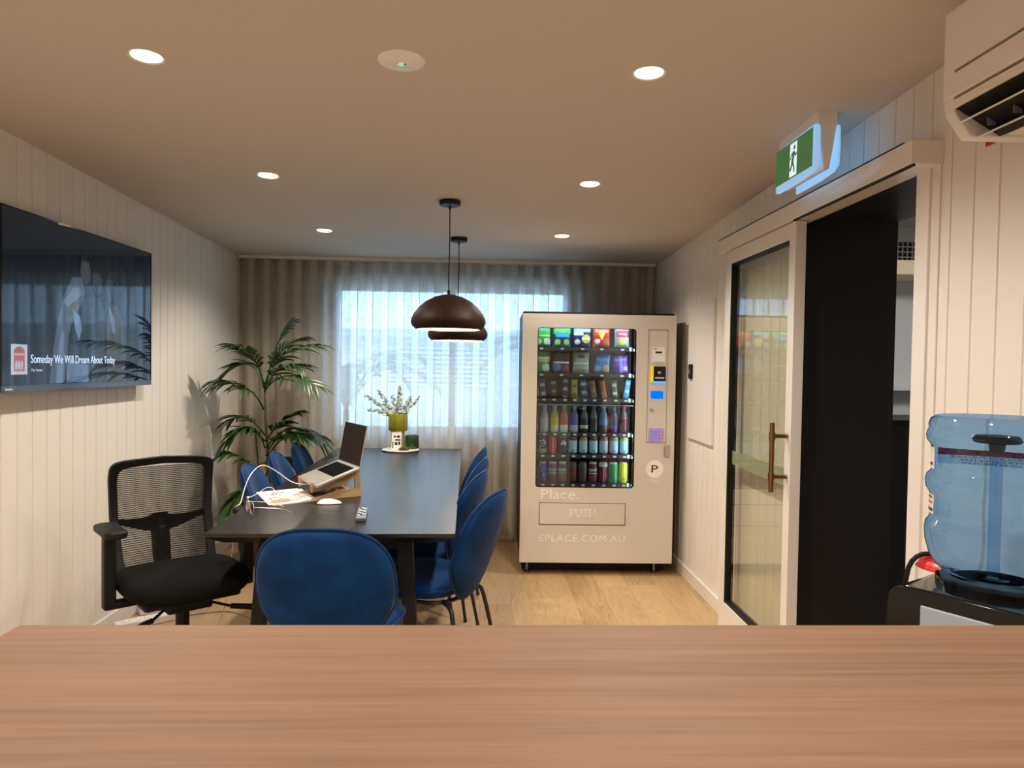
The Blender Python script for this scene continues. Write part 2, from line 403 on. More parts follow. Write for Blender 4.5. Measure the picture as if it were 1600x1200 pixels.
def lettering(body, mat, parent, loc, name='lettering', warp=None, **kw):
    # stands upright in the parent's x-z plane, read from -y
    me = text_mesh(body, **kw); me.name = name; me.materials.clear(); me.materials.append(mat)
    for v in me.vertices:
        x, y, z = v.co; v.co = (loc[0]+x, loc[1]-z, loc[2]+y)
        if warp: v.co = warp(v.co)
    o = bpy.data.objects.new(name, me); COL.objects.link(o); o.parent = parent; return o

def rrect(x0, x1, z0, z1, r, n=6):
    pts = []
    for cx, cz, a0 in ((x1-r, z1-r, 0), (x0+r, z1-r, 90), (x0+r, z0+r, 180), (x1-r, z0+r, 270)):
        for k in range(n+1):
            a = math.radians(a0+90*k/n); pts.append((cx+r*math.cos(a), cz+r*math.sin(a)))
    return pts
def holed_plate(mb, ox0, ox1, oz0, oz1, hx0, hx1, hz0, hz1, r, y0, y1, n=6, mi=0):
    hole = rrect(hx0, hx1, hz0, hz1, r, n); cor = [(ox1, oz1), (ox0, oz1), (ox0, oz0), (ox1, oz0)]; N = len(hole); k1 = n+1
    for y, flip in ((y0, 0), (y1, 1)):
        vs = [(x, y, z) for x, z in hole] + [(x, y, z) for x, z in cor]; fs = []
        for q in range(4):
            for k in range(n): fs.append((N+q, q*k1+k+1, q*k1+k))
            a = q*k1+n; b = ((q+1) % 4)*k1; fs.append((N+q, N+(q+1) % 4, b, a))
        mb.add(vs, fs, mi)
    for loop in (hole, cor):
        L = len(loop); vs = [(x, y0, z) for x, z in loop] + [(x, y1, z) for x, z in loop]
        mb.add(vs, [(i, (i+1) % L, L+(i+1) % L, L+i) for i in range(L)], mi)
    return mb

# ================================================================== THE SETTING
# ---- floor, ceiling
f = MB().box(XL-0.1, 1.78, YF-0.1, YB+0.15, -0.08, 0).build('floor', M['floor'], smooth=False); struct(f)
def vj_wall(mb, x, into, y0, y1, z0, z1f, pitch=0.0992, phase=2.886, g=0.007):
    """tongue-and-groove boarding in the plane x, grooves cut away in direction `into`"""
    ys = [(y0, 0)]
    k = math.ceil((y0-phase)/pitch)
    while phase+k*pitch < y1-g:
        c = phase+k*pitch
        if c > y0+g: ys += [(c-g/2, 0), (c-g/5, 1), (c+g/5, 1), (c+g/2, 0)]
        k += 1
    ys.append((y1, 0))
    vs = []
    for y, d in ys:
        xx = x+into*0.0055*d; vs += [(xx, y, z0), (xx, y, z1f(y))]
    mb.add(vs, [(2*i, 2*i+2, 2*i+3, 2*i+1) for i in range(len(ys)-1)])
    return mb
w = vj_wall(MB(), XL, -1, YF, YB, 0, lambda y: ceil_z(y)+0.02)
w.box(XL-0.1, XL-0.006, YF, YB, 0, 2.7); struct(w.build('wall_left', M['wall'], smooth=False))
OY0, OY1, OZ = 2.2, 3.0, 2.045
w = MB()
vj_wall(w, XR, 1, YF, OY0, 0, lambda y: ceil_z(y)+0.02, phase=2.05)
vj_wall(w, XR, 1, OY1, YB, 0, lambda y: ceil_z(y)+0.02, phase=2.05)
vj_wall(w, XR, 1, OY0, OY1, OZ, lambda y: ceil_z(y)+0.02, phase=2.05)
w.box(XR+0.006, XR+0.1, YF, OY0-0.002, 0, 2.7); w.box(XR+0.006, XR+0.1, OY1+0.002, YB, 0, 2.7); w.box(XR+0.006, XR+0.1, OY0-0.002, OY1+0.002, OZ+0.002, 2.7)
struct(w.build('wall_right', M['wall'], smooth=False))
WX0, WX1, WZ0, WZ1 = -1.19, 0.70, 0.855, 2.03
w = MB()
w.box(XL, WX0, YB, YB+0.13, 0, 2.5).box(WX1, XR, YB, YB+0.13, 0, 2.5).box(WX0, WX1, YB, YB+0.13, 0, WZ0).box(WX0, WX1, YB, YB+0.13, WZ1, 2.5)
struct(w.build('wall_back', M['wall'], smooth=False))
struct(MB().box(XL, XR, YF-0.1, YF, 0, 2.7).build('wall_front', M['wall'], smooth=False))
b = MB().prism([(YF, 0), (YB, 0), (YB, 0.09), (YF, 0.09)], XL, XL+0.012, axis='x').build('baseboard_left', M['white'], smooth=False, bevel=0.003); struct(b)
b = MB().prism([(OY1+0.06, 0), (YB, 0), (YB, 0.085), (OY1+0.06, 0.085)], XR-0.012, XR, axis='x').prism([(YF, 0), (2.12, 0), (2.12, 0.085), (YF, 0.085)], XR-0.012, XR, axis='x').build('baseboard_right', M['white'], smooth=False, bevel=0.003); struct(b)
b = MB().box(XL+0.012, XR-0.012, YB-0.012, YB, 0, 0.085).build('baseboard_back', M['white'], smooth=False); struct(b)

# ---- ceiling with the downlight holes cut through
DL = [(-1.031, 2.217), (-1.031, 3.437), (-1.031, 4.634), (0.505, 2.217), (0.505, 3.437), (0.505, 4.634), (-1.031, 1.0), (0.505, 1.0), (-1.031, -0.3), (0.505, -0.3)]
R_DL = 0.046
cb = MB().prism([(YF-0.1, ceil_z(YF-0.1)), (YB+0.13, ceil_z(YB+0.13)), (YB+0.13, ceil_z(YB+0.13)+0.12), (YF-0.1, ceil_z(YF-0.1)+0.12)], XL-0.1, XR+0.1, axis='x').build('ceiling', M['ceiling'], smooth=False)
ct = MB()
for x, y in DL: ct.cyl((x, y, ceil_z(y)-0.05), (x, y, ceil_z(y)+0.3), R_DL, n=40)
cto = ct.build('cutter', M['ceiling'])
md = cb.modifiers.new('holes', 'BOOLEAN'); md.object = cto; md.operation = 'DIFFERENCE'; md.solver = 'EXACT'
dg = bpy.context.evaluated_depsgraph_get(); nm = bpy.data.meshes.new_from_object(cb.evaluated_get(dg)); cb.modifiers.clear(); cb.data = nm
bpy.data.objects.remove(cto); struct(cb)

# ---- window behind the curtain
wr = bpy.data.objects.new('window_1', None); COL.objects.link(wr); wr.location = (0, 0, 0); struct(wr)
fr = MB()
fw = 0.045
fr.box(WX0, WX1, YB+0.03, YB+0.09, WZ0, WZ0+fw).box(WX0, WX1, YB+0.03, YB+0.09, WZ1-fw, WZ1)
for x in (WX0, -0.267, WX1-fw): fr.box(x, x+fw, YB+0.03, YB+0.09, WZ0+fw, WZ1-fw)
fr.build('window_frame', M['white'], wr, smooth=False, bevel=0.003)
MB().box(WX0+fw, -0.267, YB+0.058, YB+0.062, WZ0+fw, WZ1-fw).build('pane', M['glass'], wr, smooth=False)
MB().box(-0.267+fw, WX1-fw, YB+0.058, YB+0.062, WZ0+fw, WZ1-fw).build('pane', M['glass'], wr, smooth=False)
ar = MB()
for x0, x1, z0, z1 in ((WX0-0.06, WX0, WZ0-0.06, WZ1+0.06), (WX1, WX1+0.06, WZ0-0.06, WZ1+0.06), (WX0, WX1, WZ1, WZ1+0.06), (WX0, WX1, WZ0-0.06, WZ0)):
    ar.box(x0, x1, YB-0.014, YB-0.0005, z0, z1)
ar.build('window_architrave', M['white'], wr, smooth=False, bevel=0.003)

# ---- black lined passage through the wall, and the next room
rv = MB()
rv.box(XR, 1.78, OY1, OY1+0.05, 0, OZ+0.05).box(XR, 1.78, OY0, OY1, OZ, OZ+0.05)
rv.box(XR+0.1, 1.78, OY0-0.05, OY0, 0, OZ+0.05)
struct(rv.build('trim_1', M['reveal'], smooth=False))
tr = MB().box(XR-0.014, XR, OY0-0.066, OY0, 0, 2.03).box(XR-0.006, XR, OY0-0.105, OY0-0.066, 0, 2.07)
struct(tr.build('trim_2', M['white'], smooth=False, bevel=0.002))
X2, Y20, Y21, Z2 = 4.6, 1.4, 5.6, 2.56
struct(MB().box(1.781, X2, Y20, Y21, -0.08, 0).build('floor_next_room', pbr('grey_vinyl', (0.22, 0.21, 0.2), 0.5), smooth=False))
struct(MB().box(1.78, X2, Y20, Y21, Z2, Z2+0.1).build('ceiling_next_room', M['grey_wall'], smooth=False))
w = MB().box(1.772, 1.78, Y20, OY0-0.05, 0, Z2).box(1.772, 1.78, OY1+0.05, Y21, 0, Z2).box(1.7801, 1.786, OY0-0.05, OY1+0.05, OZ+0.001, Z2)
struct(w.build('wall_next_room_left', M['grey_wall'], smooth=False))
struct(MB().box(1.84, X2, Y21, Y21+0.1, 0, Z2).build('wall_next_room_back', M['grey_wall'], smooth=False))
struct(MB().box(X2, X2+0.1, Y20, Y21, 0, Z2).build('wall_next_room_right', M['grey_wall'], smooth=False))
struct(MB().box(1.78, X2, Y20-0.1, Y20, 0, Z2).build('wall_next_room_front', M['grey_wall'], smooth=False))
struct(MB().box(1.84, X2, 5.18, Y21, 2.13, 2.235).build('trim_3', pbr('warm_lit_bulkhead', (0.75, 0.62, 0.42), 0.5), smooth=False))  # warm light on the beam is put into its cream colour
# ventilation grille above the bulkhead
t = thing('vent_grille', 'black mesh vent grille high up in the next room through the doorway', 'vent', (3.25, 5.585, 2.24))
MB().box(-0.5, 0.5, 0, 0.012, 0, 0.21).build('backing', M['gap'], t, smooth=False)
g = MB()
for k in range(26): g.box(-0.5+k*0.04-0.004, -0.5+k*0.04+0.004, -0.012, 0, 0, 0.21)
for k in range(6): g.box(-0.5, 0.5, -0.013, 0, k*0.041-0.004 if k else 0, k*0.041+0.004)
g.build('mesh_bars', pbr('grille_grey', (0.45, 0.43, 0.4), 0.5), t, smooth=False)
t = thing('cabinet', 'dark low cabinet standing in the next room seen through the doorway', 'cabinet', (2.85, 4.1, 0))
MB().box(-0.9, 0.9, -0.2, 0.28, 0.08, 1.10).build('body', M['reveal'], t, smooth=False)
MB().box(-0.92, 0.92, -0.22, 0.28, 1.10, 1.13).build('worktop', M['black'], t, smooth=False)
MB().box(-0.88, 0.88, -0.16, 0.28, 0, 0.08).build('plinth', M['black'], t, smooth=False)
tag(MB().box(2.35, 4.15, 5.45, 5.6, 1.255, 1.275).build('wall_shelf', M['grey_wall'], smooth=False), 'thin pale ledge on the far wall behind the dark cabinet', 'shelf')
t = thing('added_ceiling_light', 'added ceiling light panel, out of view, brightening the next room beyond the doorway', 'lamp', (3.1, 3.9, Z2))  # unseen lamp, added to brighten the strip of next room in view
MB().box(-0.3, 0.3, -0.3, 0.3, -0.03, 0).build('housing', M['white'], t, smooth=False)
MB().box(-0.28, 0.28, -0.28, 0.28, -0.034, -0.03).build('diffuser', emis('added_panel_glow', (1, 0.97, 0.92), 24.0), t, smooth=False)

# ---- sliding door: rail, leaf, handle
struct(MB().box(1.274, XR, 2.088, 3.83, 2.025, 2.097).build('trim_4', pbr('rail_gloss_white', (0.80, 0.77, 0.72), 0.10), smooth=False, bevel=0.002))
struct(MB().box(1.2735, 1.30, 2.135, 3.83, 2.0965, 2.101).box(1.278, 1.286, 2.088, 2.906, 2.018, 2.0248).build('rail_shade_strips', M['black'], smooth=False))  # black strips stand in for the shadow line over the rail and slot below
d = bpy.data.objects.new('door_1', None); COL.objects.link(d); struct(d); d.location = (1.29, 2.906, 0); d.rotation_euler = (0, 0, -PI/2)
# local: x runs toward the camera (-Y world), y into the wall (+X world)
DLn = 0.846; DT = 0.046; zb, zt = 0.012, 2.022; sw = 0.06; gz0, gz1 = 0.17, 1.952
q = MB().box(-sw, 0, 0, DT, zb, zt).box(-DLn, -DLn+0.082, 0, DT, zb, zt).box(-DLn+0.082, -sw, 0, DT, gz1, zt).box(-DLn+0.082, -sw, 0, DT, zb, gz0)
q.build('door_frame', M['white'], d, smooth=False, bevel=0.002)
gx0, gx1 = -DLn+0.082, -sw
MB().box(gx0, gx0+0.012, 0.002, DT-0.002, gz0, gz1).box(gx1-0.006, gx1, 0.01, DT-0.002, gz0, gz1).box(gx0, gx1, 0.004, DT-0.002, gz1-0.008, gz1).box(gx0, gx1, 0.004, DT-0.002, gz0, gz0+0.014).build('gasket', M['black'], d, smooth=False)
MB().box(gx0+0.012, gx1-0.006, 0.018, 0.023, gz0+0.014, gz1-0.008).build('pane', M['door_glass'], d, smooth=False)
MB().box(gx0+0.013, gx1-0.007, 0.0235, 0.0242, 0.905, 0.975).build('frosted_band', M['film'], d, smooth=False)
h = MB().cyl((-0.029, -0.066, 0.885), (-0.029, -0.066, 1.178), 0.0105, n=20)
for z in (0.95, 1.122): h.cyl((-0.029, 0.0, z), (-0.029, -0.066, z), 0.0095, n=16); h.cyl((-0.029, -0.066, z-0.016), (-0.029, -0.066, z+0.016), 0.0135, n=20)
h.build('handle', M['bronze'], d)
# flush panel + black reader on the right wall
t = thing('wall_panel', 'flush white service panel on the right wall beside the vending machine', 'panel', (XR, 4.145, 0.945), -PI/2)
MB().box(-0.5, 0, -0.016, -0.0005, 0, 0.875).build('cover', M['white'], t, smooth=False, bevel=0.002)
t = thing('wall_switch', 'small black switch plate fixed on the white wall panel', 'switch', (XR-0.0165, 4.56, 1.335), -PI/2)
MB().box(-0.03, 0.03, -0.014, 0, 0, 0.095).build('plate', M['black'], t, smooth=False, bevel=0.004)
MB().box(-0.012, 0.012, -0.017, -0.014, 0.035, 0.06).build('button', M['grey_plastic'], t, smooth=False, bevel=0.001)

# ---- outside
struct(MB().box(-9, 9, YB+0.14, 16, -0.3, -0.2).build('ground_outside', pbr('pale_paving', (0.75, 0.74, 0.72), 0.8), smooth=False))
t = thing('building', 'pale neighbouring building with louvred window seen through the sheer curtain', 'building', (-0.5, 9.4, -0.2))
MB().box(-4, 4, 0, 0.2, 0, 1.95).build('wall', pbr('neighbour_wall', (0.86, 0.88, 0.9), 0.8), t, smooth=False)
lv = MB()
for k in range(9): lv.box(-0.75, 0.65, -0.06, -0.005, 1.32+k*0.06, 1.355+k*0.06)
lv.build('louvre', pbr('louvre_white', (0.85, 0.87, 0.9), 0.5), t, smooth=False)
MB().box(-4.2, 4.2, -0.3, 0.4, 1.95, 2.05).build('eaves', pbr('neighbour_eaves', (0.7, 0.72, 0.75), 0.7), t, smooth=False)

# ================================================================== CURTAIN
CZ0, CZ1 = 0.035, 2.2
def curtain_fn(amp0, y):
    n = 27
    def fn(u, v):
        x = XL+0.012 + u*(XR-XL-0.03); ph = 2*PI*n*u
        a = 0.052*(0.92+0.14*math.sin(9.1*u+1.3)); sl = 0.25*math.sin(5*u+3*v)
        return (x-0.013*math.sin(2*(ph+sl)), y+a*math.sin(ph+sl*(1-v))*(0.75+0.25*(1-v)) - 0.0, CZ0+v*(CZ1-CZ0) + (0 if v > 0 else 0.006*math.sin(ph)))
    return fn
t = thing('curtain', 'sheer linen curtain in soft folds across the whole back wall', 'curtain', (0, 0, 0))
cu = MB().grid(curtain_fn(0.04, 5.615), 27*14, 12).build('cloth', M['curtain'], t, angle=180, fix=False)
def head(u, v):
    p = curtain_fn(0.04, 5.6165)(u, 1-(1-v)*0.045); return p
MB().grid(head, 27*14, 2).build('heading_tape', M['curtain'], t, angle=180, fix=False)
MB().box(XL+0.01, XR-0.01, 5.585, 5.645, 2.203, ceil_z(5.6)+0.004).build('track', M['white'], t, smooth=False)

# ================================================================== DOWNLIGHTS
dl_label = ['recessed downlight nearest the camera in the left ceiling row', 'recessed downlight in the middle of the left ceiling row', 'recessed downlight at the curtain end of the left row',
            'recessed downlight nearest the camera in the right ceiling row', 'recessed downlight in the middle of the right ceiling row', 'recessed downlight at the curtain end of the right row',
            'recessed downlight above the left end of the wooden counter', 'recessed downlight above the right end of the wooden counter', 'recessed downlight behind the wooden counter, left of the camera', 'recessed downlight behind the wooden counter, right of the camera']
tilt = math.atan(SL)
spot = bpy.data.lights.new('downlight_lamp', 'SPOT'); spot.energy = LAMP_W; spot.color = LAMP_COL; spot.spot_size = math.radians(142); spot.spot_blend = 0.6; spot.shadow_soft_size = 0.03
dl0 = thing('downlight', dl_label[0], 'lamp', (0, 0, 0), 0, 'recessed ceiling downlights')
MB().lathe([(R_DL-0.002, 0.0), (R_DL+0.006, -0.003), (R_DL+0.007, -0.001), (R_DL+0.006, 0.0), (R_DL-0.002, 0.003)], 40).build('trim_ring', M['white_plastic'], dl0)
MB().lathe([(R_DL-0.001, 0.0), (0.032, 0.042), (0.032, 0.06)], 40).build('reflector', pbr('cream_reflector', (0.50, 0.40, 0.24), 0.6), dl0)
MB().lathe([(0.0005, 0.044), (0.0315, 0.044)], 40).build('lens', M['lens'], dl0)
lo = bpy.data.objects.new('lamp_light', spot); COL.objects.link(lo); lo.parent = dl0; lo.location = (0, 0, 0.024)
for i, (x, y) in enumerate(DL):
    o = dl0 if i == 0 else copy_tree(dl0)
    o.location = (x, y, ceil_z(y)); o.rotation_euler = (-tilt, 0, 0); o['label'] = dl_label[i]
t = thing('emergency_light', 'round white emergency light with a green LED on the ceiling', 'lamp', (-0.26, 2.19, ceil_z(2.19)))
t.rotation_euler = (-tilt, 0, 0)
MB().lathe([(0.0005, -0.010), (0.026, -0.010), (0.030, -0.007), (0.066, -0.004), (0.0715, -0.001), (0.072, 0.001)], 48).build('cover', pbr('clean_white_plastic', (0.93, 0.92, 0.92), 0.4), t)
MB().ball((0, 0, -0.010), 0.0075, 8, sc=(1, 1, 0.6)).build('led', emis('green_led', (0.05, 0.9, 0.15), 1.6), t)
MB().lathe([(0.0005, -0.0112), (0.003, -0.0112), (0.003, -0.009)], 12, c=(0.011, 0, 0)).build('test_button', M['black'], t)
lettering('TEST', M['ink'], t, (0, 0, 0), width=0.006, warp=lambda c: Vector((-0.018+c.x, -0.002-c.z, -0.0105)))

# ================================================================== PENDANTS
def make_pendant():
    t = thing('pendant_lamp', '', 'lamp', (0, 0, 0), 0, 'pendant lamps over the table')
    MB().lathe([(0.0005, 0.0), (0.056, 0.0), (0.056, -0.022), (0.054, -0.025), (0.0005, -0.025)], 40).build('canopy', M['black'], t)
    c = MB().cyl((0, 0, -0.025), (0, 0, -0.045), 0.006, n=10); c.tube([(0, 0, -0.04), (0.002, 0, -0.25), (-0.002, 0, -0.4), (0, 0, -0.5)], 0.003, 8, smooth=1)
    c.cyl((0, 0, -0.50), (0, 0, -0.475), 0.008, n=10)
    c.build('cord', M['black'], t)
    outer = [(0.004, -0.497), (0.03, -0.500), (0.075, -0.512), (0.12, -0.535), (0.158, -0.568), (0.185, -0.602), (0.199, -0.634), (0.200, -0.650), (0.193, -0.668), (0.176, -0.684), (0.168, -0.686)]
    MB().lathe(outer, 64).build('shade', M['walnut_shade'], t, angle=80)
    inner = [(0.168, -0.686), (0.172, -0.678), (0.188, -0.66), (0.192, -0.640), (0.178, -0.604), (0.15, -0.57), (0.11, -0.54), (0.07, -0.52), (0.004, -0.51)]
    MB().lathe(inner, 64).build('shade_lining', M['shade_in'], t, angle=80)
    MB().cyl((0, 0, -0.508), (0, 0, -0.555), 0.02, n=16).build('lamp_holder', M['black'], t)
    MB().ball((0, 0, -0.585), 0.035, 12).build('bulb', emis('warm_bulb', (1.0, 0.80, 0.42), 7.0), t)
    L = bpy.data.lights.new('pendant_light', 'POINT'); L.energy = PENDANT_W; L.color = (1.0, 0.78, 0.46); L.shadow_soft_size = 0.04
    o = bpy.data.objects.new('lamp_light', L); COL.objects.link(o); o.parent = t; o.location = (0, 0, -0.636)
    return t
p1 = make_pendant(); p2 = copy_tree(p1)
p1.location = (-0.187, 3.82, ceil_z(3.82)); p1['label'] = 'nearer dark walnut dome pendant lamp hanging over the table'
p2.location = (-0.170, 4.77, ceil_z(4.77)); p2['label'] = 'farther dark walnut dome pendant lamp, partly hidden behind the nearer one'

# ================================================================== COUNTER
t = thing('reception_counter', 'long brown wood-grain counter in the foreground', 'counter', (0, 0, 0))
MB().box(-0.603, 1.0, 0.22, 0.95, 1.012, 1.05).build('worktop', M['counter'], t, smooth=False, bevel=0.0015)
MB().box(-0.58, 0.98, 0.86, 0.90, 0, 1.012).box(-0.58, -0.55, 0.3, 0.86, 0, 1.012).box(0.95, 0.98, 0.3, 0.86, 0, 1.012).build('base_panel', M['white'], t, smooth=False)

# ================================================================== TABLE
TR = 0.0204; TW, TL = 0.947, 2.8
tcx = -1.0429 + math.cos(TR)*TW/2 - math.sin(TR)*TL/2; tcy = 2.7028 + math.sin(TR)*TW/2 + math.cos(TR)*TL/2
tb = thing('dining_table', 'long black wood meeting table with chamfered edge and chevron top', 'table', (tcx, tcy, 0), TR)
def slab(mb):
    hx, hy = TW/2, TL/2; rings = [(hx, hy, 0.75), (hx, hy, 0.742), (hx-0.002, hy-0.002, 0.735), (hx-0.055, hy-0.055, 0.703)]
    vs = []
    for a, b, z in rings: vs += [(-a, -b, z), (a, -b, z), (a, b, z), (-a, b, z)]
    fs = [(0, 1, 2, 3), (15, 14, 13, 12)]
    for r in range(3):
        for k in range(4): fs.append((r*4+k, (r+1)*4+k, (r+1)*4+(k+1) % 4, r*4+(k+1) % 4))
    return mb.add(vs, fs)
slab(MB()).build('tabletop', M['table'], tb, smooth=False, bevel=0.001)
MB().box(-0.28, 0.28, -1.28, -1.23, 0.66, 0.703).box(-0.28, 0.28, 1.23, 1.28, 0.66, 0.703).box(-0.03, 0.03, -1.23, 1.23, 0.66, 0.703).build('under_frame', M['table_leg'], tb, smooth=False)
for sx in (-1, 1):
    for sy in (-1, 1):
        x0, y0 = sx*0.27, sy*1.265; x1, y1 = sx*0.33, sy*1.31; vs = []
        for z, x, y, a, b in ((0.703, x0, y0, 0.030, 0.036), (0.0, x1, y1, 0.021, 0.026)):
            vs += [(x-a, y-b, z), (x+a, y-b, z), (x+a, y+b, z), (x-a, y+b, z)]
        MB().add(vs, [(0, 1, 2, 3), (7, 6, 5, 4)] + [(k, 4+k, 4+(k+1) % 4, (k+1) % 4) for k in range(4)]).build('leg', M['table_leg'], tb, smooth=False, bevel=0.004)

# ================================================================== BLUE CHAIRS
def shell(outline, bend, thick, nr=12, na=56):
    """closed cushion: polar grid inside `outline(a)` bent by `bend(x,y)` -> (point, normal)"""
    mb = MB(); vs = []; fs = []
    def pt(r, a, side):
        ox, oy = outline(a); x, y = ox*r, oy*r; p, n = bend(x, y)
        th = thick*0.5*math.sqrt(max(0, 1-r**5)); return p + n*(th*side)
    for side in (1, -1):
        o = len(vs); vs.append(pt(0, 0, side))
        for i in range(1, nr+1):
            r = (i/nr)**0.8
            for k in range(na): vs.append(pt(r, 2*PI*k/na, side))
        for k in range(na): fs.append((o, o+1+k, o+1+(k+1) % na))
        for i in range(nr-1):
            for k in range(na):
                a = o+1+i*na; k2 = (k+1) % na; fs.append((a+k, a+na+k, a+na+k2, a+k2))
    mb.add(vs, fs); return mb
def superell(a, n):
    c, s = math.cos(a), math.sin(a); return (math.copysign(abs(c)**(2/n), c), math.copysign(abs(s)**(2/n), s))
def weld(o):
    bm = bmesh.new(); bm.from_mesh(o.data); bmesh.ops.remove_doubles(bm, verts=bm.verts, dist=0.0004); bmesh.ops.recalc_face_normals(bm, faces=bm.faces); bm.to_mesh(o.data); bm.free()
    for p in o.data.polygons: p.use_smooth = True
def back_outline(a):
    x, y = superell(a, 2.7); wv = 1.0 if y > -0.1 else 1.0-0.42*((-y-0.1)/0.9)**1.4
    return (0.232*x*wv, 0.245*y)
def back_bend(x, y):
    lean = math.radians(17); t = y
    zc = 0.635; curve = 0.10*(t-0.05)**2*(1 if t < 0.05 else 1.5)
    wrap = 0.95*x*x
    yy = -0.238 - t*math.sin(lean) + curve + wrap; zz = zc + t*math.cos(lean)
    n = Vector((-1.9*x, 1.0, 0.28)).normalized()
    return Vector((x, yy, zz)), n
def seat_outline(a):
    x, y = superell(a, 2.8); return (0.232*x*(1-0.16*max(0, -y)), 0.20*y)
def seat_bend(x, y):
    z = 0.452 + 0.35*x*x + (0.5*(-y-0.08)**2 if y < -0.08 else 0) - (0.5*(y-0.12)**2 if y > 0.12 else 0)
    return Vector((x, y+0.042, z)), Vector((-0.5*x, 0, 1)).normalized()
def make_blue_chair():
    t = thing('velvet_chair', '', 'chair', (0, 0, 0), 0, 'blue velvet chairs around the table')
    o = shell(back_outline, back_bend, 0.062).build('backrest', M['velvet'], t, fix=False); weld(o)
    pts = [back_bend(*back_outline(2*PI*k/64))[0] for k in range(64)]
    MB().tube(pts, 0.0055, 6, closed=True).build('back_piping', M['velvet_piping'], o)
    o = shell(seat_outline, seat_bend, 0.085).build('seat', M['velvet'], t, fix=False); weld(o)
    pts = [seat_bend(*seat_outline(2*PI*k/64))[0] for k in range(64)]
    MB().tube(pts, 0.0055, 6, closed=True).build('seat_piping', M['velvet_piping'], o)
    MB().tube([(-0.15, 0.13, 0.407), (-0.15, -0.14, 0.407), (0.15, -0.14, 0.407), (0.15, 0.13, 0.407)], 0.009, 8, closed=True, smooth=2).build('frame', M['black_metal'], t)
    for sx in (-1, 1):
        for sy in (-1, 1):
            l = MB().tube([(sx*0.12, sy*0.10-0.0, 0.408), (sx*0.165, sy*0.15, 0.405), (sx*0.183, sy*0.172, 0.375), (sx*0.232, sy*0.235, 0.012)], lambda q: 0.0105-0.002*q, 10, smooth=2)
            lo_ = l.build('leg', M['black_metal'], t)
            MB().ball((sx*0.232, sy*0.235, 0.011), 0.011, 8).build('glide', M['rubber'], lo_)
    return t
bc = make_blue_chair()
blue = [(-0.512, 2.575, 0, 'blue velvet chair with its back to the camera at the near table end'),
        (-0.205, 3.10, 70, 'nearest blue velvet chair on the right side of the table'),
        (-0.285, 3.60, 78, 'second nearest blue velvet chair on the right side of the table'),
        (-0.275, 4.10, 82, 'third nearest blue velvet chair on the right side of the table'),
        (-0.28, 4.61, 84, 'farthest blue velvet chair on the right side of the table, near the curtain'),
        (-0.91, 3.70, -84, 'nearest blue velvet chair on the left side of the table beside the palm'),
        (-0.92, 4.21, -84, 'middle blue velvet chair on the left side of the table beside the palm'),
        (-0.93, 4.74, -84, 'farthest blue velvet chair on the left side of the table near the curtain')]
for i, (x, y, a, lab) in enumerate(blue):
    o = bc if i == 0 else copy_tree(bc)
    o.location = (x, y, 0); o.rotation_euler = (0, 0, math.radians(a)); o['label'] = lab

# ================================================================== OFFICE CHAIR
oc = thing('office_chair', 'black office chair with mesh back and armrests beside the left wall', 'chair', (-1.25, 3.02, 0), math.radians(-140.3))
def seat2(a):
    x, y = superell(a, 3.6); return (0.25*x, 0.235*y)
def seat2b(x, y):
    return Vector((x, y, 0.482 - (1.1*(y-0.12)**2 if y > 0.12 else 0) + 0.15*x*x)), Vector((0, 0, 1))
o = shell(seat2, seat2b, 0.105, 12, 64).build('seat', M['black_fabric'], oc, fix=False); weld(o)
MB().box(-0.19, 0.19, -0.17, 0.16, 0.415, 0.452).build('seat_pan', M['black'], oc, bevel=0.015)
def bk(x, z):  # back surface: x across, z height -> y
    return -0.235 - 0.10*(z-0.55) + 0.35*x*x - 0.22*max(0, 0.66-z)**2*0 - 0.05*math.sin((z-0.55)/0.42*PI)
# back frame as a rounded loop
bw0, bw1, bz0, bz1 = 0.205, 0.22, 0.47, 0.955
def bouter(k, N=72):
    a = 2*PI*k/N; x, y = superell(a, 13); z = (bz0+bz1)/2 + y*(bz1-bz0)/2
    wd = bw0 + (bw1-bw0)*(z-bz0)/(bz1-bz0); z += 0.018*(1-(x)**2)*(1 if y > 0 else 0); return x*wd, z
def frame_ring():
    mb = MB(); N = 72; vs = []; fs = []
    for k in range(N):
        x, z = bouter(k); xi, zi = x*0.84, (z-0.7125)*0.87+0.7125
        for (xx, zz, dy) in ((x, z, 0.014), (x, z, -0.016), (xi, zi, -0.012), (xi, zi, 0.012)):
            vs.append((xx, bk(xx, zz)+dy, zz))
    for k in range(N):
        j = (k+1) % N
        for q in range(4): fs.append((k*4+q, k*4+(q+1) % 4, j*4+(q+1) % 4, j*4+q))
    return mb.add(vs, fs)
frame_ring().build('back_frame', M['black'], oc, bevel=0.004)
def meshfn(u, v):
    x = (u*2-1); z = (v*2-1); zz = 0.7125+z*(bz1-bz0)/2*0.9; wd = (bw0+(bw1-bw0)*v)*0.87; return (x*wd, bk(x*wd, zz), zz)
MB().grid(meshfn, 16, 16).build('back_mesh', M['chair_mesh'], oc, fix=False)
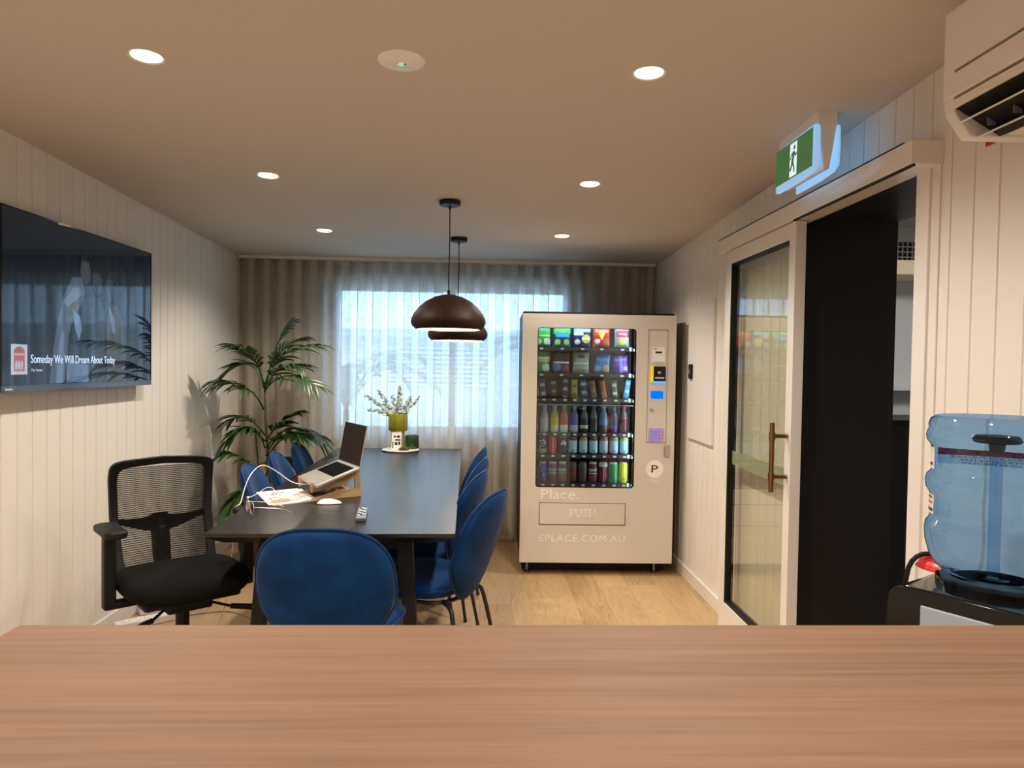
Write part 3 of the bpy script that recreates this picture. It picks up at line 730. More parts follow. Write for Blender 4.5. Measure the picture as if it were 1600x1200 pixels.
# lumbar support and spine, behind the mesh
ls = MB()
def lum(u, v):
    x = (u*2-1)*0.20; e = abs(u*2-1); z = 0.665 + 0.035*e*e + (v-0.5)*(0.075-0.05*min(1, e*1.3)); return (x, bk(x, z)-0.024, z)
ls.grid(lum, 20, 3).grid(lambda u, v: (lum(u, v)[0], lum(u, v)[1]-0.012, lum(u, v)[2]), 20, 3)
ls.build('lumbar_support', M['black'], oc)
MB().tube([(0, bk(0, 0.70)-0.045, 0.70), (0, -0.30, 0.60), (0, -0.285, 0.50), (0, -0.22, 0.43), (0, -0.10, 0.425)], lambda q: 0.042-0.008*q, 10, smooth=2).build('spine', M['black'], oc)
for sx in (-1, 1):
    a = MB().box(sx*0.275-0.022, sx*0.275+0.022, -0.035, 0.02, 0.42, 0.715)
    a.box(min(sx*0.17, sx*0.297), max(sx*0.17, sx*0.297), -0.035, 0.02, 0.412, 0.44)
    ao = a.build('armrest', M['black'], oc, bevel=0.008)
    poly = rrect(sx*0.275-0.042, sx*0.275+0.042, -0.10, 0.13, 0.035)
    MB().prism(poly, 0.715, 0.742, axis='z').build('arm_pad', M['black'], ao, bevel=0.007)
MB().box(-0.09, 0.09, -0.11, 0.11, 0.372, 0.418).build('mechanism', M['black'], oc, bevel=0.012)
MB().cyl((0, 0, 0.20), (0, 0, 0.375), 0.027, n=20).cyl((0, 0, 0.08), (0, 0, 0.24), 0.034, n=20).build('gas_lift', M['black'], oc)
for sx, yy in ((-1, 0.12), (1, 0.10)):
    l = MB().tube([(sx*0.07, yy*0.4, 0.39), (sx*0.15, yy+0.02, 0.372)], 0.006, 8); l.tube([(sx*0.15, yy+0.02, 0.372), (sx*0.265, yy+0.05, 0.350)], lambda q: 0.011+0.002*q, 10)
    l.build('lever', M['black'], oc)
bs = MB().lathe([(0.001, 0.11), (0.045, 0.11), (0.05, 0.095), (0.05, 0.07), (0.001, 0.07)], 24).build('base_hub', M['black'], oc)
for k in range(5):
    a = 2*PI*k/5+0.3; c, s_ = math.cos(a), math.sin(a)
    ar_ = MB().tube([(0.04*c, 0.04*s_, 0.092), (0.18*c, 0.18*s_, 0.085), (0.31*c, 0.31*s_, 0.067)], lambda q: 0.024-0.008*q, 8).build('base_arm', M['black'], oc)
    cw = MB()
    tv = Vector((-s_, c, 0))*0.016; cp = Vector((0.305*c, 0.305*s_, 0.027))
    for sgn in (-1, 1): cw.cyl(cp+tv*sgn-tv*0.35, cp+tv*sgn+tv*0.35, 0.027, n=16)
    cw.cyl(cp+Vector((0, 0, 0.0)), cp+Vector((0, 0, 0.05)), 0.007, n=8)
    cw.build('caster', M['rubber'], ar_)

# ================================================================== TELEVISION
tv = thing('television', 'large black wall-mounted television showing a music screen on the left wall', 'television', (-1.835, 2.7862, 1.2657), PI/2)
TVW, TVH = 1.2257, 0.7241
MB().box(0, TVW, 0.004, 0.03, 0, TVH).build('casing', M['black'], tv, smooth=False, bevel=0.002)
MB().box(0.25, 0.95, 0.03, 0.0675, 0.18, 0.55).build('rear_housing', M['black'], tv, smooth=False)
MB().box(0.0, TVW, 0.0, 0.004, TVH-0.006, TVH).box(0, 0.006, 0, 0.004, 0.026, TVH-0.006).box(TVW-0.006, TVW, 0, 0.004, 0.026, TVH-0.006).build('bezel', M['black_gloss'], tv, smooth=False)
ch = MB().box(0, TVW, 0.0, 0.004, 0, 0.026).build('chin', pbr('tv_chin_grey', (0.035, 0.042, 0.05), 0.15, spec=0.9), tv, smooth=False)
lm = MB()
for k, (a_, b_) in enumerate(((0.02, 0.029), (0.031, 0.041), (0.043, 0.052), (0.054, 0.064))): lm.box(a_, b_, -0.0005, 0.0, 0.009, 0.017 if k % 2 == 0 else 0.015)
lm.build('logo_mark', pbr('chin_lettering', (0.6, 0.6, 0.6), 0.4), ch, smooth=False)
scr_black = pbr('tv_panel', (0.004, 0.005, 0.007), 0.03, spec=0.5, emit=(0.002, 0.004, 0.008), es=1.0)
scr = MB().box(0.006, TVW-0.006, 0.0015, 0.004, 0.026, TVH-0.006).build('screen', scr_black, tv, smooth=False)
def pic(poly, mat, layer=0, name='picture_shape'):
    y = 0.0012-0.00025*layer
    return MB().add([(x, y, z) for x, z in poly], [tuple(range(len(poly)))]).build(name, mat, scr, smooth=False)
# screen picture: dim figure in a patterned robe, two people beside, pale boxes
pic([(0.30, 0.03), (0.33, 0.18), (0.36, 0.30), (0.41, 0.42), (0.47, 0.50), (0.54, 0.51), (0.575, 0.44), (0.54, 0.38), (0.49, 0.34), (0.44, 0.24), (0.41, 0.03)], em((0.075, 0.105, 0.16), 1.0), 0, 'robe_picture')
pic([(0.345, 0.03), (0.365, 0.18), (0.39, 0.26), (0.41, 0.25), (0.40, 0.03)], em((0.14, 0.20, 0.32), 1.0), 1, 'robe_picture')
pic([(0.40, 0.385), (0.47, 0.45), (0.53, 0.46), (0.55, 0.43), (0.50, 0.40), (0.43, 0.365)], em((0.17, 0.20, 0.26), 1.0), 1, 'robe_picture')
pic([(0.42, 0.345), (0.50, 0.40), (0.53, 0.38), (0.45, 0.32)], em((0.085, 0.075, 0.035), 1.0), 1, 'robe_picture')
pic([(0.47, 0.36), (0.53, 0.33), (0.545, 0.27), (0.52, 0.22), (0.49, 0.27)], em((0.16, 0.24, 0.38), 1.0), 2, 'shirt_picture')
def ell(cx, cz, rx, rz, n=20): return [(cx+rx*math.cos(2*PI*k/n), cz+rz*math.sin(2*PI*k/n)) for k in range(n)]
for cx, cz, c in ((0.575, 0.54, (0.055, 0.06, 0.075)), (0.675, 0.50, (0.035, 0.045, 0.06)), (0.79, 0.48, (0.03, 0.038, 0.05))):
    pic(ell(cx, cz, 0.042, 0.062), em(c, 1.0), 1, 'face_picture')
    pic([(cx-0.05, cz+0.02), (cx-0.035, cz+0.075), (cx, cz+0.092), (cx+0.04, cz+0.075), (cx+0.05, cz+0.02), (cx+0.03, cz+0.045), (cx-0.03, cz+0.045)], em((0.008, 0.010, 0.014), 1.0), 2, 'hair_picture')
pic([(0.62, 0.03), (0.62, 0.36), (0.65, 0.43), (0.70, 0.43), (0.74, 0.36), (0.75, 0.03)], em((0.03, 0.045, 0.065), 1.0), 0, 'coat_picture')
pic([(0.76, 0.03), (0.76, 0.33), (0.79, 0.41), (0.86, 0.40), (0.92, 0.32), (0.95, 0.03)], em((0.05, 0.047, 0.045), 1.0), 0, 'coat_picture')
pic([(0.775, 0.40), (0.83, 0.34), (0.84, 0.26), (0.81, 0.27)], em((0.16, 0.22, 0.32), 1.0), 1, 'shirt_picture')
pic([(0.425, 0.03), (0.43, 0.115), (0.47, 0.135), (0.52, 0.115), (0.60, 0.11), (0.60, 0.03)], em((0.13, 0.20, 0.33), 1.0), 1, 'box_picture')
# album cover
al = pic([(0.055, 0.07), (0.155, 0.07), (0.155, 0.19), (0.055, 0.19)], em((0.60, 0.70, 0.76), 1.0), 2, 'album_cover')
pic([(0.072, 0.083), (0.138, 0.083), (0.138, 0.165), (0.125, 0.178), (0.105, 0.182), (0.085, 0.178), (0.072, 0.165)], em((0.55, 0.14, 0.17), 1.0), 3, 'album_art')
pic([(0.076, 0.146), (0.134, 0.146), (0.134, 0.154), (0.076, 0.154)], em((0.62, 0.55, 0.6), 1.0), 4, 'album_art')
for k in range(3):
    x = 0.08+0.017*k
    pic([(x, 0.09), (x+0.012, 0.09), (x+0.014, 0.118), (x+0.006, 0.13), (x-0.001, 0.112)], em((0.6, 0.62, 0.72), 1.0), 4, 'album_art')
lettering('Someday We Will Dream About Today', em((1.0, 1.2, 1.6), 1.0), scr, (0.177, 0.0004, 0.105), name='caption', width=0.66, height=0.046)
lettering('The Sways', em((0.7, 0.85, 1.1), 1.0), scr, (0.177, 0.0004, 0.079), name='caption', width=0.075, height=0.014)

# ================================================================== AIR CONDITIONER
ac = thing('air_conditioner', 'white split air conditioner high on the right wall', 'air conditioner', (XR, 1.76, 1.985), -PI/2)
# local x toward camera, y into the wall (front at negative y), z up
prof = [(-0.001, 0.0), (-0.001, 0.315), (-0.205, 0.315), (-0.222, 0.30), (-0.222, 0.085), (-0.218, 0.06), (-0.175, 0.0)]
MB().prism(prof, 0.0, 0.035, axis='x').build('end_cap', M['white_plastic'], ac, smooth=False, bevel=0.004)
MB().prism(prof, 0.785, 0.82, axis='x').build('end_cap', M['white_plastic'], ac, smooth=False, bevel=0.004)
MB().prism([(-0.001, 0.01), (-0.001, 0.313), (-0.204, 0.313), (-0.218, 0.30), (-0.218, 0.098), (-0.15, 0.098), (-0.08, 0.01)], 0.035, 0.785, axis='x').build('body', M['white_plastic'], ac, smooth=False)
MB().box(0.004, 0.816, -0.228, -0.218, 0.095, 0.310).build('front_panel', M['white_plastic'], ac, smooth=False, bevel=0.004)
MB().box(0.05, 0.77, -0.2295, -0.2275, 0.150, 0.156).build('panel_groove', M['grey_plastic'], ac, smooth=False)
MB().box(0.035, 0.785, -0.221, -0.200, 0.068, 0.090).build('lower_lip', M['white_plastic'], ac, smooth=False, bevel=0.003)
MB().prism([(-0.150, 0.097), (-0.215, 0.068), (-0.205, 0.064), (-0.10, 0.004), (-0.08, 0.011)], 0.036, 0.784, axis='x').build('air_outlet', M['black'], ac, smooth=False)
for k, (yy, zz, an) in enumerate(((-0.190, 0.040, 27), (-0.135, 0.010, 27))):
    MB().box(0.04, 0.78, -0.026, 0.026, -0.002, 0.002, mat=Matrix.Translation((0, yy, zz)) @ Matrix.Rotation(math.radians(an), 4, 'X')).build('vane', M['white_plastic'], ac, smooth=False)
for k in range(9): MB().box(0.07+k*0.085, 0.073+k*0.085, -0.158, -0.138, 0.018, 0.036).build('deflector', M['grey_plastic'], ac, smooth=False)

# ================================================================== EXIT SIGN
es = thing('exit_sign', 'green running-man exit sign hung from the ceiling above the sliding door', 'sign', (1.165, 2.47, 2.312), -PI/2)
# local x toward camera (0 near end, negative = far), y toward the right wall
MB().prism([(0.0, 0.004), (0.072, 0.004), (0.072, -0.045), (0.046, -0.20), (0.026, -0.20), (0.0, -0.045)], -0.325, 0.0, axis='x').build('housing', M['white_plastic'], es, smooth=False, bevel=0.004)
glow = pbr('lit_acrylic', (0.25, 0.35, 0.45), 0.3, emit=(0.28, 0.56, 0.92), es=0.6)
def diffuser(y0, y1):
    poly = [(-0.32, -0.05), (0.004, -0.045), (0.012, -0.06), (0.014, -0.13), (0.008, -0.188), (-0.02, -0.203), (-0.12, -0.212), (-0.32, -0.213)]
    return MB().prism(poly, y0, y1, axis='y')
diffuser(-0.012, 0.006).build('left_diffuser', glow, es, smooth=False, bevel=0.002)
diffuser(0.069, 0.078).build('right_diffuser', glow, es, smooth=False, bevel=0.002)
sg = pbr('exit_green', (0.02, 0.14, 0.05), 0.35, emit=(0.024, 0.075, 0.022), es=1.0)
sp_ = MB().box(-0.318, -0.008, -0.0135, -0.012, -0.188, -0.052).build('sign_plate', sg, es, smooth=False)
wl = pbr('lit_white', (0.8, 0.85, 0.9), 0.4, emit=(0.45, 0.55, 0.66), es=1.0)
cx = -0.163
def sflat(poly, mat, y, name):
    return MB().prism(poly, y, y+0.0004, axis='y').build(name, mat, sp_, smooth=False)
sflat([(cx-0.030, -0.183), (cx+0.030, -0.183), (cx+0.032, -0.060), (cx-0.026, -0.060)], wl, -0.0142, 'doorway_pictogram')
mm = MB()
def limb(p, q, w_):
    p = Vector(p); q = Vector(q); d_ = (q-p).normalized(); n_ = Vector((-d_.y, d_.x))*w_*0.68; e_ = d_*w_*0.3
    mm.prism([tuple(p+n_-e_), tuple(q+n_+e_), tuple(q-n_+e_), tuple(p-n_-e_)], -0.0150, -0.0146, axis='y')
mm.prism(ell(cx+0.012, -0.079, 0.0085, 0.0085, 16), -0.0150, -0.0146, axis='y')
limb((cx+0.008, -0.096), (cx-0.004, -0.130), 0.013)
limb((cx+0.006, -0.096), (cx-0.012, -0.102), 0.006); limb((cx-0.012, -0.102), (cx-0.022, -0.118), 0.005)
limb((cx+0.012, -0.097), (cx+0.021, -0.110), 0.006); limb((cx+0.021, -0.110), (cx+0.031, -0.106), 0.005)
limb((cx-0.004, -0.130), (cx+0.008, -0.148), 0.008); limb((cx+0.008, -0.148), (cx+0.012, -0.168), 0.007)
limb((cx-0.006, -0.130), (cx-0.016, -0.153), 0.008); limb((cx-0.016, -0.153), (cx-0.036, -0.158), 0.007)
mm.build('running_man_pictogram', sg, sp_, smooth=False)

# ================================================================== WATER COOLER
wa = math.atan2(-0.54, -0.84)    # heading of the front face
cl = thing('water_cooler', 'black water cooler with silver front against the right wall', 'water cooler', (1.11, 1.46, 0), wa+PI/2)
# local: front at -y ... rotate so that local -y points to heading
ang = wa + PI/2; cl.rotation_euler = (0, 0, ang)
def body_poly(w_, z0, z1, r): 
    return [(-w_, z0), (w_, z0)] + [(w_-r+r*math.cos(math.radians(a)), z1-r+r*math.sin(math.radians(a))) for a in range(0, 91, 15)] + [(-w_+r-r*math.cos(math.radians(a)), z1-r+r*math.sin(math.radians(a))) for a in range(90, -1, -15)]
MB().prism(body_poly(0.155, 0.0, 0.945, 0.045), -0.165, 0.165, axis='y').build('cabinet', M['black_gloss'], cl, bevel=0.004, angle=30)
MB().box(-0.082, 0.118, -0.170, -0.1645, 0.40, 0.912).build('front_panel', M['silver'], cl, smooth=False, bevel=0.003)
MB().lathe([(0.118, 0.944), (0.118, 0.957), (0.108, 0.962), (0.094, 0.962), (0.085, 0.945)], 40).build('collar', M['black_gloss'], cl)
for x in (-0.05, 0.05): MB().cyl((x, -0.170, 0.78), (x, -0.205, 0.78), 0.012, n=12).cyl((x, -0.20, 0.785), (x, -0.20, 0.745), 0.009, n=12).build('tap', M['black'], cl)
# bottle
bt = thing('water_bottle', 'large blue water bottle upside down on the black cooler', 'bottle', (1.118, 1.49, 0.945))
bp_prof = [(0.0005, 0.0), (0.026, 0.0), (0.028, 0.006), (0.07, 0.012), (0.098, 0.020), (0.114, 0.034), (0.124, 0.055), (0.131, 0.082), (0.133, 0.105), (0.131, 0.122), (0.124, 0.132), (0.123, 0.14), (0.123, 0.182), (0.126, 0.190), (0.132, 0.200), (0.134, 0.215), (0.131, 0.228), (0.124, 0.236), (0.122, 0.242), (0.122, 0.290), (0.126, 0.297), (0.132, 0.305), (0.134, 0.316), (0.131, 0.328), (0.129, 0.332), (0.130, 0.342), (0.126, 0.354), (0.115, 0.361), (0.095, 0.362), (0.07, 0.358), (0.03, 0.355), (0.0005, 0.355)]
MB().lathe(bp_prof, 72).build('bottle_shell', M['bottle'], bt, angle=80)
MB().lathe([(0.0005, 0.285), (0.011, 0.285), (0.015, 0.305), (0.0005, 0.305)], 20).build('green_plug', pbr('green_cap', (0.005, 0.16, 0.08), 0.4), bt)
MB().lathe([(0.0005, 0.306), (0.040, 0.306), (0.043, 0.310), (0.036, 0.318), (0.0005, 0.322)], 28).build('plug_flange', pbr('dark_teal_plastic', (0.02, 0.06, 0.09), 0.4), bt)
MB().cyl((0, 0, 0.02), (0, 0, 0.285), 0.011, n=16).build('dip_tube', thin_glass('dip_tube', (0.72, 0.84, 0.95)), bt)
vdir = math.atan2(-1.49, -1.118)   # toward the camera
def bband(z0, z1, a0, a1, r, mat, name, n=24):
    def fn(u, v):
        a = a0+(a1-a0)*u; return (r*math.cos(a), r*math.sin(a), z0+(z1-z0)*v)
    return MB().grid(fn, n, 1).build(name, mat, bt, fix=False)
lab_w = pbr('bottle_label', (0.78, 0.74, 0.68), 0.5); lab_r = pbr('bottle_label_red', (0.52, 0.05, 0.09), 0.5)
fa = vdir+PI
def backlit(name, col):
    t = NT(name); d_ = t.n('ShaderNodeBsdfDiffuse'); d_.inputs[0].default_value = c4(col); tl = t.n('ShaderNodeBsdfTranslucent'); tl.inputs[0].default_value = c4(col)
    mx = t.n('ShaderNodeMixShader'); mx.inputs[0].default_value = 0.6; t.l(d_.outputs[0], mx.inputs[1]); t.l(tl.outputs[0], mx.inputs[2]); t.l(mx.outputs[0], t.out.inputs[0]); return t.m
lab_rt = backlit('translucent_red_label', (0.75, 0.07, 0.12)); lab_wt = backlit('translucent_white_print', (0.95, 0.92, 0.9))
lab_b = thin_glass('bottle_label_clear', (0.62, 0.72, 0.85))
bband(0.243, 0.290, fa-0.85, fa+0.85, 0.1236, lab_b, 'rear_label')
bband(0.268, 0.291, fa-0.85, fa+0.85, 0.1234, lab_rt, 'rear_label')
def rlet(body, z, h_, wid, mat, off=0.0, r=0.1229):
    me = text_mesh(body, width=wid, height=h_, align='CENTER', extrude=0.0)
    for v in me.vertices:
        a = fa+off+v.co.x/0.122; v.co = (r*math.cos(a), r*math.sin(a), z+v.co.y)
    me.materials.clear(); me.materials.append(mat); o = bpy.data.objects.new('rear_lettering', me); COL.objects.link(o); o.parent = bt
rlet('HOW TO ENTER', 0.2725, 0.014, 0.185, lab_wt)
rlet('SEND PROOF OF PURCHASE', 0.2605, 0.006, 0.16, M['ink']); rlet('BY TEXT OR E.MAIL', 0.2525, 0.006, 0.13, M['ink']); rlet('TO GO IN THE DRAW', 0.2445, 0.006, 0.12, M['ink'])
# outer label wrapped at the left flank
la = vdir-PI/2
bband(0.243, 0.290, la-0.55, la+0.42, 0.1238, lab_w, 'side_label'); bband(0.143, 0.186, la-0.55, la+0.45, 0.1245, lab_w, 'side_label')
bband(0.166, 0.170, la+0.05, la+0.40, 0.1250, lab_r, 'side_label')
bband(0.250, 0.257, la+0.18, la+0.36, 0.1243, cm((0.03, 0.06, 0.25)), 'side_label'); bband(0.149, 0.156, la+0.1, la+0.42, 0.1250, cm((0.02, 0.05, 0.12)), 'side_label')
bband(0.178, 0.182, la+0.1, la+0.38, 0.1250, cm((0.05, 0.05, 0.05)), 'side_label')

# ---- extinguisher and its sign
fx = thing('fire_extinguisher', 'red fire extinguisher with white band on the right wall behind the cooler', 'fire extinguisher', (1.292, 1.895, 0.392))
MB().lathe([(0.0005, 0), (0.072, 0), (0.078, 0.01), (0.078, 0.40)], 32).build('cylinder', M['red'], fx)
MB().lathe([(0.0783, 0.36), (0.0783, 0.468)], 32).build('white_band', M['white_plastic'], fx)
MB().lathe([(0.078, 0.40), (0.077, 0.465), (0.068, 0.484), (0.045, 0.497), (0.02, 0.503), (0.018, 0.52), (0.0005, 0.52)], 32).build('shoulder', M['red'], fx)
MB().box(-0.010, 0.045, -0.010, 0.010, 0.52, 0.528).box(-0.008, 0.04, -0.008, 0.008, 0.532, 0.538).build('lever', M['black'], fx, smooth=False)
MB().tube([(-0.02, 0, 0.51), (-0.09, 0.02, 0.50), (-0.105, 0.03, 0.40), (-0.10, 0.03, 0.25)], 0.007, 8, smooth=2).build('hose', M['black'], fx)
t = thing('fire_sign', 'red fire location sign on the right wall just under the air conditioner', 'sign', (XR, 1.907, 2.022), -PI/2)
MB().box(0, 0.15, -0.004, -0.0005, 0, 0.20).build('plate', M['red'], t, smooth=False)
MB().lathe([(0.0005, 0), (0.02, 0), (0.02, 0.07), (0.008, 0.09), (0.0005, 0.09)], 12, c=(0.075, -0.004, 0.06), mat=Matrix.Diagonal((1, 1, 1, 1)) @ Matrix.Translation((0, 0, 0))).build('pictogram', M['white_plastic'], t)

# ================================================================== VENDING MACHINE
VX, VY, VR = 0.2642, 4.7122, -0.0167
vm = thing('vending_machine', 'champagne vending machine with lit glass front against the back right corner', 'vending machine', (VX, VY, 0), VR)
VW, VZ0, VZ1 = 1.027, 0.086, 1.752
gx0, gx1, gz0, gz1 = 0.099, 0.760, 0.592, 1.660
dm = MB(); holed_plate(dm, 0, VW, VZ0, VZ1, gx0, gx1, gz0, gz1, 0.022, 0.0, 0.055)
door = dm.build('door', M['champagne'], vm, smooth=False, bevel=0.003)
cab = MB().box(0.004, 0.03, 0.056, 0.80, 0.086, 1.770).box(0.80, VW-0.004, 0.056, 0.80, 0.086, 1.770).box(0.03, 0.80, 0.76, 0.80, 0.086, 1.770).box(0.03, 0.80, 0.056, 0.76, 1.715, 1.770).box(0.03, 0.80, 0.056, 0.76, 0.086, 0.56)
cab.build('cabinet', M['black'], vm, smooth=False)
MB().box(0.03, 0.034, 0.06, 0.62, 0.56, 1.715).box(0.796, 0.80, 0.06, 0.62, 0.56, 1.715).box(0.034, 0.796, 0.60, 0.62, 0.56, 1.715).box(0.034, 0.796, 0.06, 0.60, 0.56, 0.565).build('lining', M['dark_int'], vm, smooth=False)
gl = MB().prism(rrect(gx0-0.004, gx1+0.004, gz0-0.004, gz1+0.004, 0.024), 0.012, 0.017).build('glass_front', M['vend_glass'], vm, smooth=False)
gsk = MB(); holed_plate(gsk, gx0-0.001, gx1+0.001, gz0-0.001, gz1+0.001, gx0+0.005, gx1-0.010, gz0+0.007, gz1-0.004, 0.018, 0.003, 0.011); gsk.build('gasket', M['black_gloss'], vm, smooth=False)
led = emis('cool_led_strip', (0.72, 0.90, 1.0), 26.0)
MB().box(0.10, 0.76, 0.062, 0.078, 1.700, 1.712).build('light_strip', led, vm, smooth=False)
MB().box(0.782, 0.792, 0.062, 0.078, 0.60, 1.69).build('light_strip', emis('cool_led_strip_side', (0.72, 0.90, 1.0), 20.0), vm, smooth=False)
for x in (0.055, 0.925):
    for y in (0.09, 0.74):
        ft = MB().lathe([(0.001, 0), (0.026, 0), (0.026, 0.008), (0.012, 0.014), (0.009, 0.02), (0.009, 0.086)], 16, c=(x, y, 0))
        ft.lathe([(0.014, 0.03), (0.014, 0.042)], 6, c=(x, y, 0), cap0=True, cap1=True)
        ft.build('foot', pbr('dull_steel', (0.25, 0.25, 0.25), 0.4, 1.0), vm)
MB().box(0.02, 1.0, 0.115, 0.76, 0.012, 0.086).build('plinth', M['black'], vm, smooth=False)
# shelves with their price tags
rows = [(1.535, 5), (1.355, 5), (1.185, 10), (0.948, 10), (0.799, 10), (0.600, 9)]
X1 = [0.135, 0.2755, 0.416, 0.5485, 0.690]
X2_ = [0.137, 0.274, 0.4105, 0.552, 0.6895]
X3 = [0.106, 0.157, 0.227, 0.302, 0.369, 0.439, 0.505, 0.576, 0.651, 0.722]
X4 = [0.092, 0.165, 0.236, 0.302, 0.372, 0.441, 0.506, 0.575, 0.646, 0.716]
X5 = [0.085, 0.155, 0.225, 0.296, 0.367, 0.438, 0.508, 0.579, 0.650, 0.720]
X6 = [0.158, 0.228, 0.295, 0.366, 0.436, 0.507, 0.579, 0.649, 0.718]
for (z, n), xs in zip(rows, (X1, X2_, X3, X4, X5, X6)):
    sh = MB().box(0.036, 0.794, 0.135, 0.58, z-0.008, z).box(0.036, 0.794, 0.128, 0.135, z-0.024, z).build('shelf', M['shelf'], vm, smooth=False)
    for x in xs: MB().box(x-0.011, x+0.011, 0.126, 0.128, z-0.017, z-0.006).build('price_tag', M['letter'], sh, smooth=False)
    MB().box(0.735, 0.748, 0.110, 0.128, z-0.02, z+0.004).box(0.765, 0.785, 0.10, 0.128, z-0.022, z-0.008).box(0.787, 0.794, 0.09, 0.128, z-0.012, z+0.028).build('bracket', M['letter'], sh, smooth=False)
MB().box(0.036, 0.794, 0.100, 0.104, 1.139, 1.142).build('divider_strip', pbr('divider_edge', (0.6, 0.62, 0.6), 0.3), vm, smooth=False)
# control panel on the door
cp = MB(); holed_plate(cp, 0.838, 0.972, 0.898, 1.660, 0.842, 0.968, 0.902, 1.656, 0.012, -0.0012, 0.0); cp.build('control_panel', pbr('panel_edge', (0.30, 0.26, 0.21), 0.4), door, smooth=False)
st = MB().box(0.865, 0.953, -0.0012, 0.0, 1.444, 1.542).build('instruction_sticker', M['letter'], door, smooth=False)
MB().box(0.888, 0.932, -0.0018, -0.0012, 1.500, 1.512).build('sticker_header', M['ink'], st, smooth=False)
lettering('VII', M['ink'], st, (0.872, -0.0014, 1.522), width=0.022, height=0.014)
cr = MB().box(0.866, 0.956, -0.022, 0.0, 1.312, 1.412).build('card_reader', M['black_gloss'], door, smooth=False, bevel=0.004)
MB().box(0.862, 0.874, -0.0235, 0.0, 1.306, 1.414).build('reader_surround', pbr('safety_yellow', (0.75, 0.52, 0.02), 0.4, emit=(0.6, 0.42, 0.0), es=0.35), cr, smooth=False)
MB().box(0.876, 0.952, -0.0232, 0.0, 1.302, 1.314).build('reader_light', emis('reader_blue', (0.10, 0.36, 1.0), 1.2), cr, smooth=False)
lm = MB()
for k in range(6): lm.box(0.884+k*0.0105, 0.892+k*0.0105, -0.0224, -0.022, 1.332, 1.342 if k % 2 else 1.339)
lm.build('reader_mark', M['letter'], cr, smooth=False)
MB().tube([(0.90, -0.0223, 1.372), (0.912, -0.0223, 1.380), (0.924, -0.0223, 1.372), (0.912, -0.0223, 1.362)], 0.002, 6, closed=True, smooth=1).build('tap_symbol', M['letter'], cr)
MB().prism(rrect(0.862, 0.946, 1.196, 1.248, 0.008), -0.004, 0.0).build('display', emis('display_blue', (0.0, 0.14, 1.0), 1.25), door, smooth=False)
MB().cyl((0.872, 0.0, 1.119), (0.872, -0.008, 1.119), 0.012, n=20).build('key_lock', M['steel'], door)
kp = MB().box(0.853, 0.953, -0.004, 0.0, 0.907, 0.999).build('keypad', pbr('keypad_plate', (0.42, 0.40, 0.48), 0.4), door, smooth=False, bevel=0.001)
for r in range(4):
    for c in range(4): MB().box(0.859+c*0.0235, 0.875+c*0.0235, -0.0065, -0.004, 0.913+r*0.0215, 0.927+r*0.0215).build('key', pbr('key_glow', (0.15, 0.1, 0.4), 0.4, emit=(0.16, 0.12, 0.5) if c < 3 else (0.4, 0.12, 0.3), es=0.9) if (r == 0) else bpy.data.materials['key_glow' if c == 0 else 'key_glow.%03d' % c], kp, smooth=False)
MB().box(0.961, 0.997, -0.010, 0.0, 0.806, 0.888).cyl((0.979, -0.010, 0.848), (0.979, -0.016, 0.848), 0.009, n=16).build('latch', M['steel'], door, bevel=0.002)
bd = MB().cyl((0.899, 0.0, 0.724), (0.899, -0.0012, 0.724), 0.059, n=48).build('badge', M['letter'], door)
lettering('P', M['ink'], bd, (0.899, -0.0016, 0.700), align='CENTER', height=0.05, width=0.044)
lettering('Place', M['letter'], door, (0.90, -0.0006, 0.635), align='CENTER', width=0.058)
lettering('Place.', M['letter'], door, (0.139, -0.0006, 0.516), width=0.252, height=0.064)
fl = MB(); holed_plate(fl, 0.126, 0.708, 0.340, 0.490, 0.130, 0.704, 0.344, 0.486, 0.004, -0.0008, 0.0); fl.build('flap_gap', M['gap'], door, smooth=False)
flap = MB().box(0.131, 0.703, -0.003, 0.0, 0.347, 0.486).build('delivery_flap', M['champagne'], door, smooth=False, bevel=0.001)
lettering('PUSH', M['letter'], flap, (0.422, -0.0036, 0.393), align='CENTER', width=0.178, outline=0.002, spacing=1.05)
lettering('EPLACE.COM.AU', M['letter'], door, (0.133, -0.0006, 0.229), width=0.573, height=0.046, spacing=1.12)

# ---- products: each one a thing standing on a shelf of the machine
VMAT = Matrix.Translation((VX, VY, 0)) @ Matrix.Rotation(VR, 4, 'Z')
def vplace(o, x, y, z, rx=0.0, ry=0.0):
    o.matrix_world = VMAT @ Matrix.Translation((x, y, z)) @ Matrix.Rotation(rx, 4, 'X') @ Matrix.Rotation(ry, 4, 'Y')
def prod(name, mb, mats, x, y, z, label, cat, group, rx=0.0, ry=0.0, txt=None):
    o = mb.build(name, mats, None, angle=50); vplace(o, x, y, z, rx, ry); tag(o, label, cat, group)
    if txt:
        body, mat, w_, zc, yy = txt
        lettering(body, mat, o, (0, yy, zc), align='CENTER', width=w_, height=txt[0] and w_*0.22)
    return o
def bag(w_, h_, t_, colf):
    mb = MB()
    def sf(sg):
        def fn(u, v):
            x = u*2-1; y = v*2-1; e = max(0, 1-abs(x)**2.6)*max(0, 1-abs(y)**4); k = 1-0.05*(1-abs(y))*abs(x)
            zz = v*h_; crimp = 0.0015*math.sin(u*60) if abs(y) > 0.9 else 0
            return (x*w_/2*k, sg*(t_/2*math.sqrt(e)+0.0015)+crimp, zz)
        return fn
    mb.grid(sf(-1), 22, 26, colf); mb.grid(sf(1), 8, 10, 0); return mb
def circ(u, v, cx, cy, r, asp=1.35): return (u-cx)**2+((v-cy)*asp)**2 < r*r
topshelf = 'snack packets on the top shelf of the vending machine'
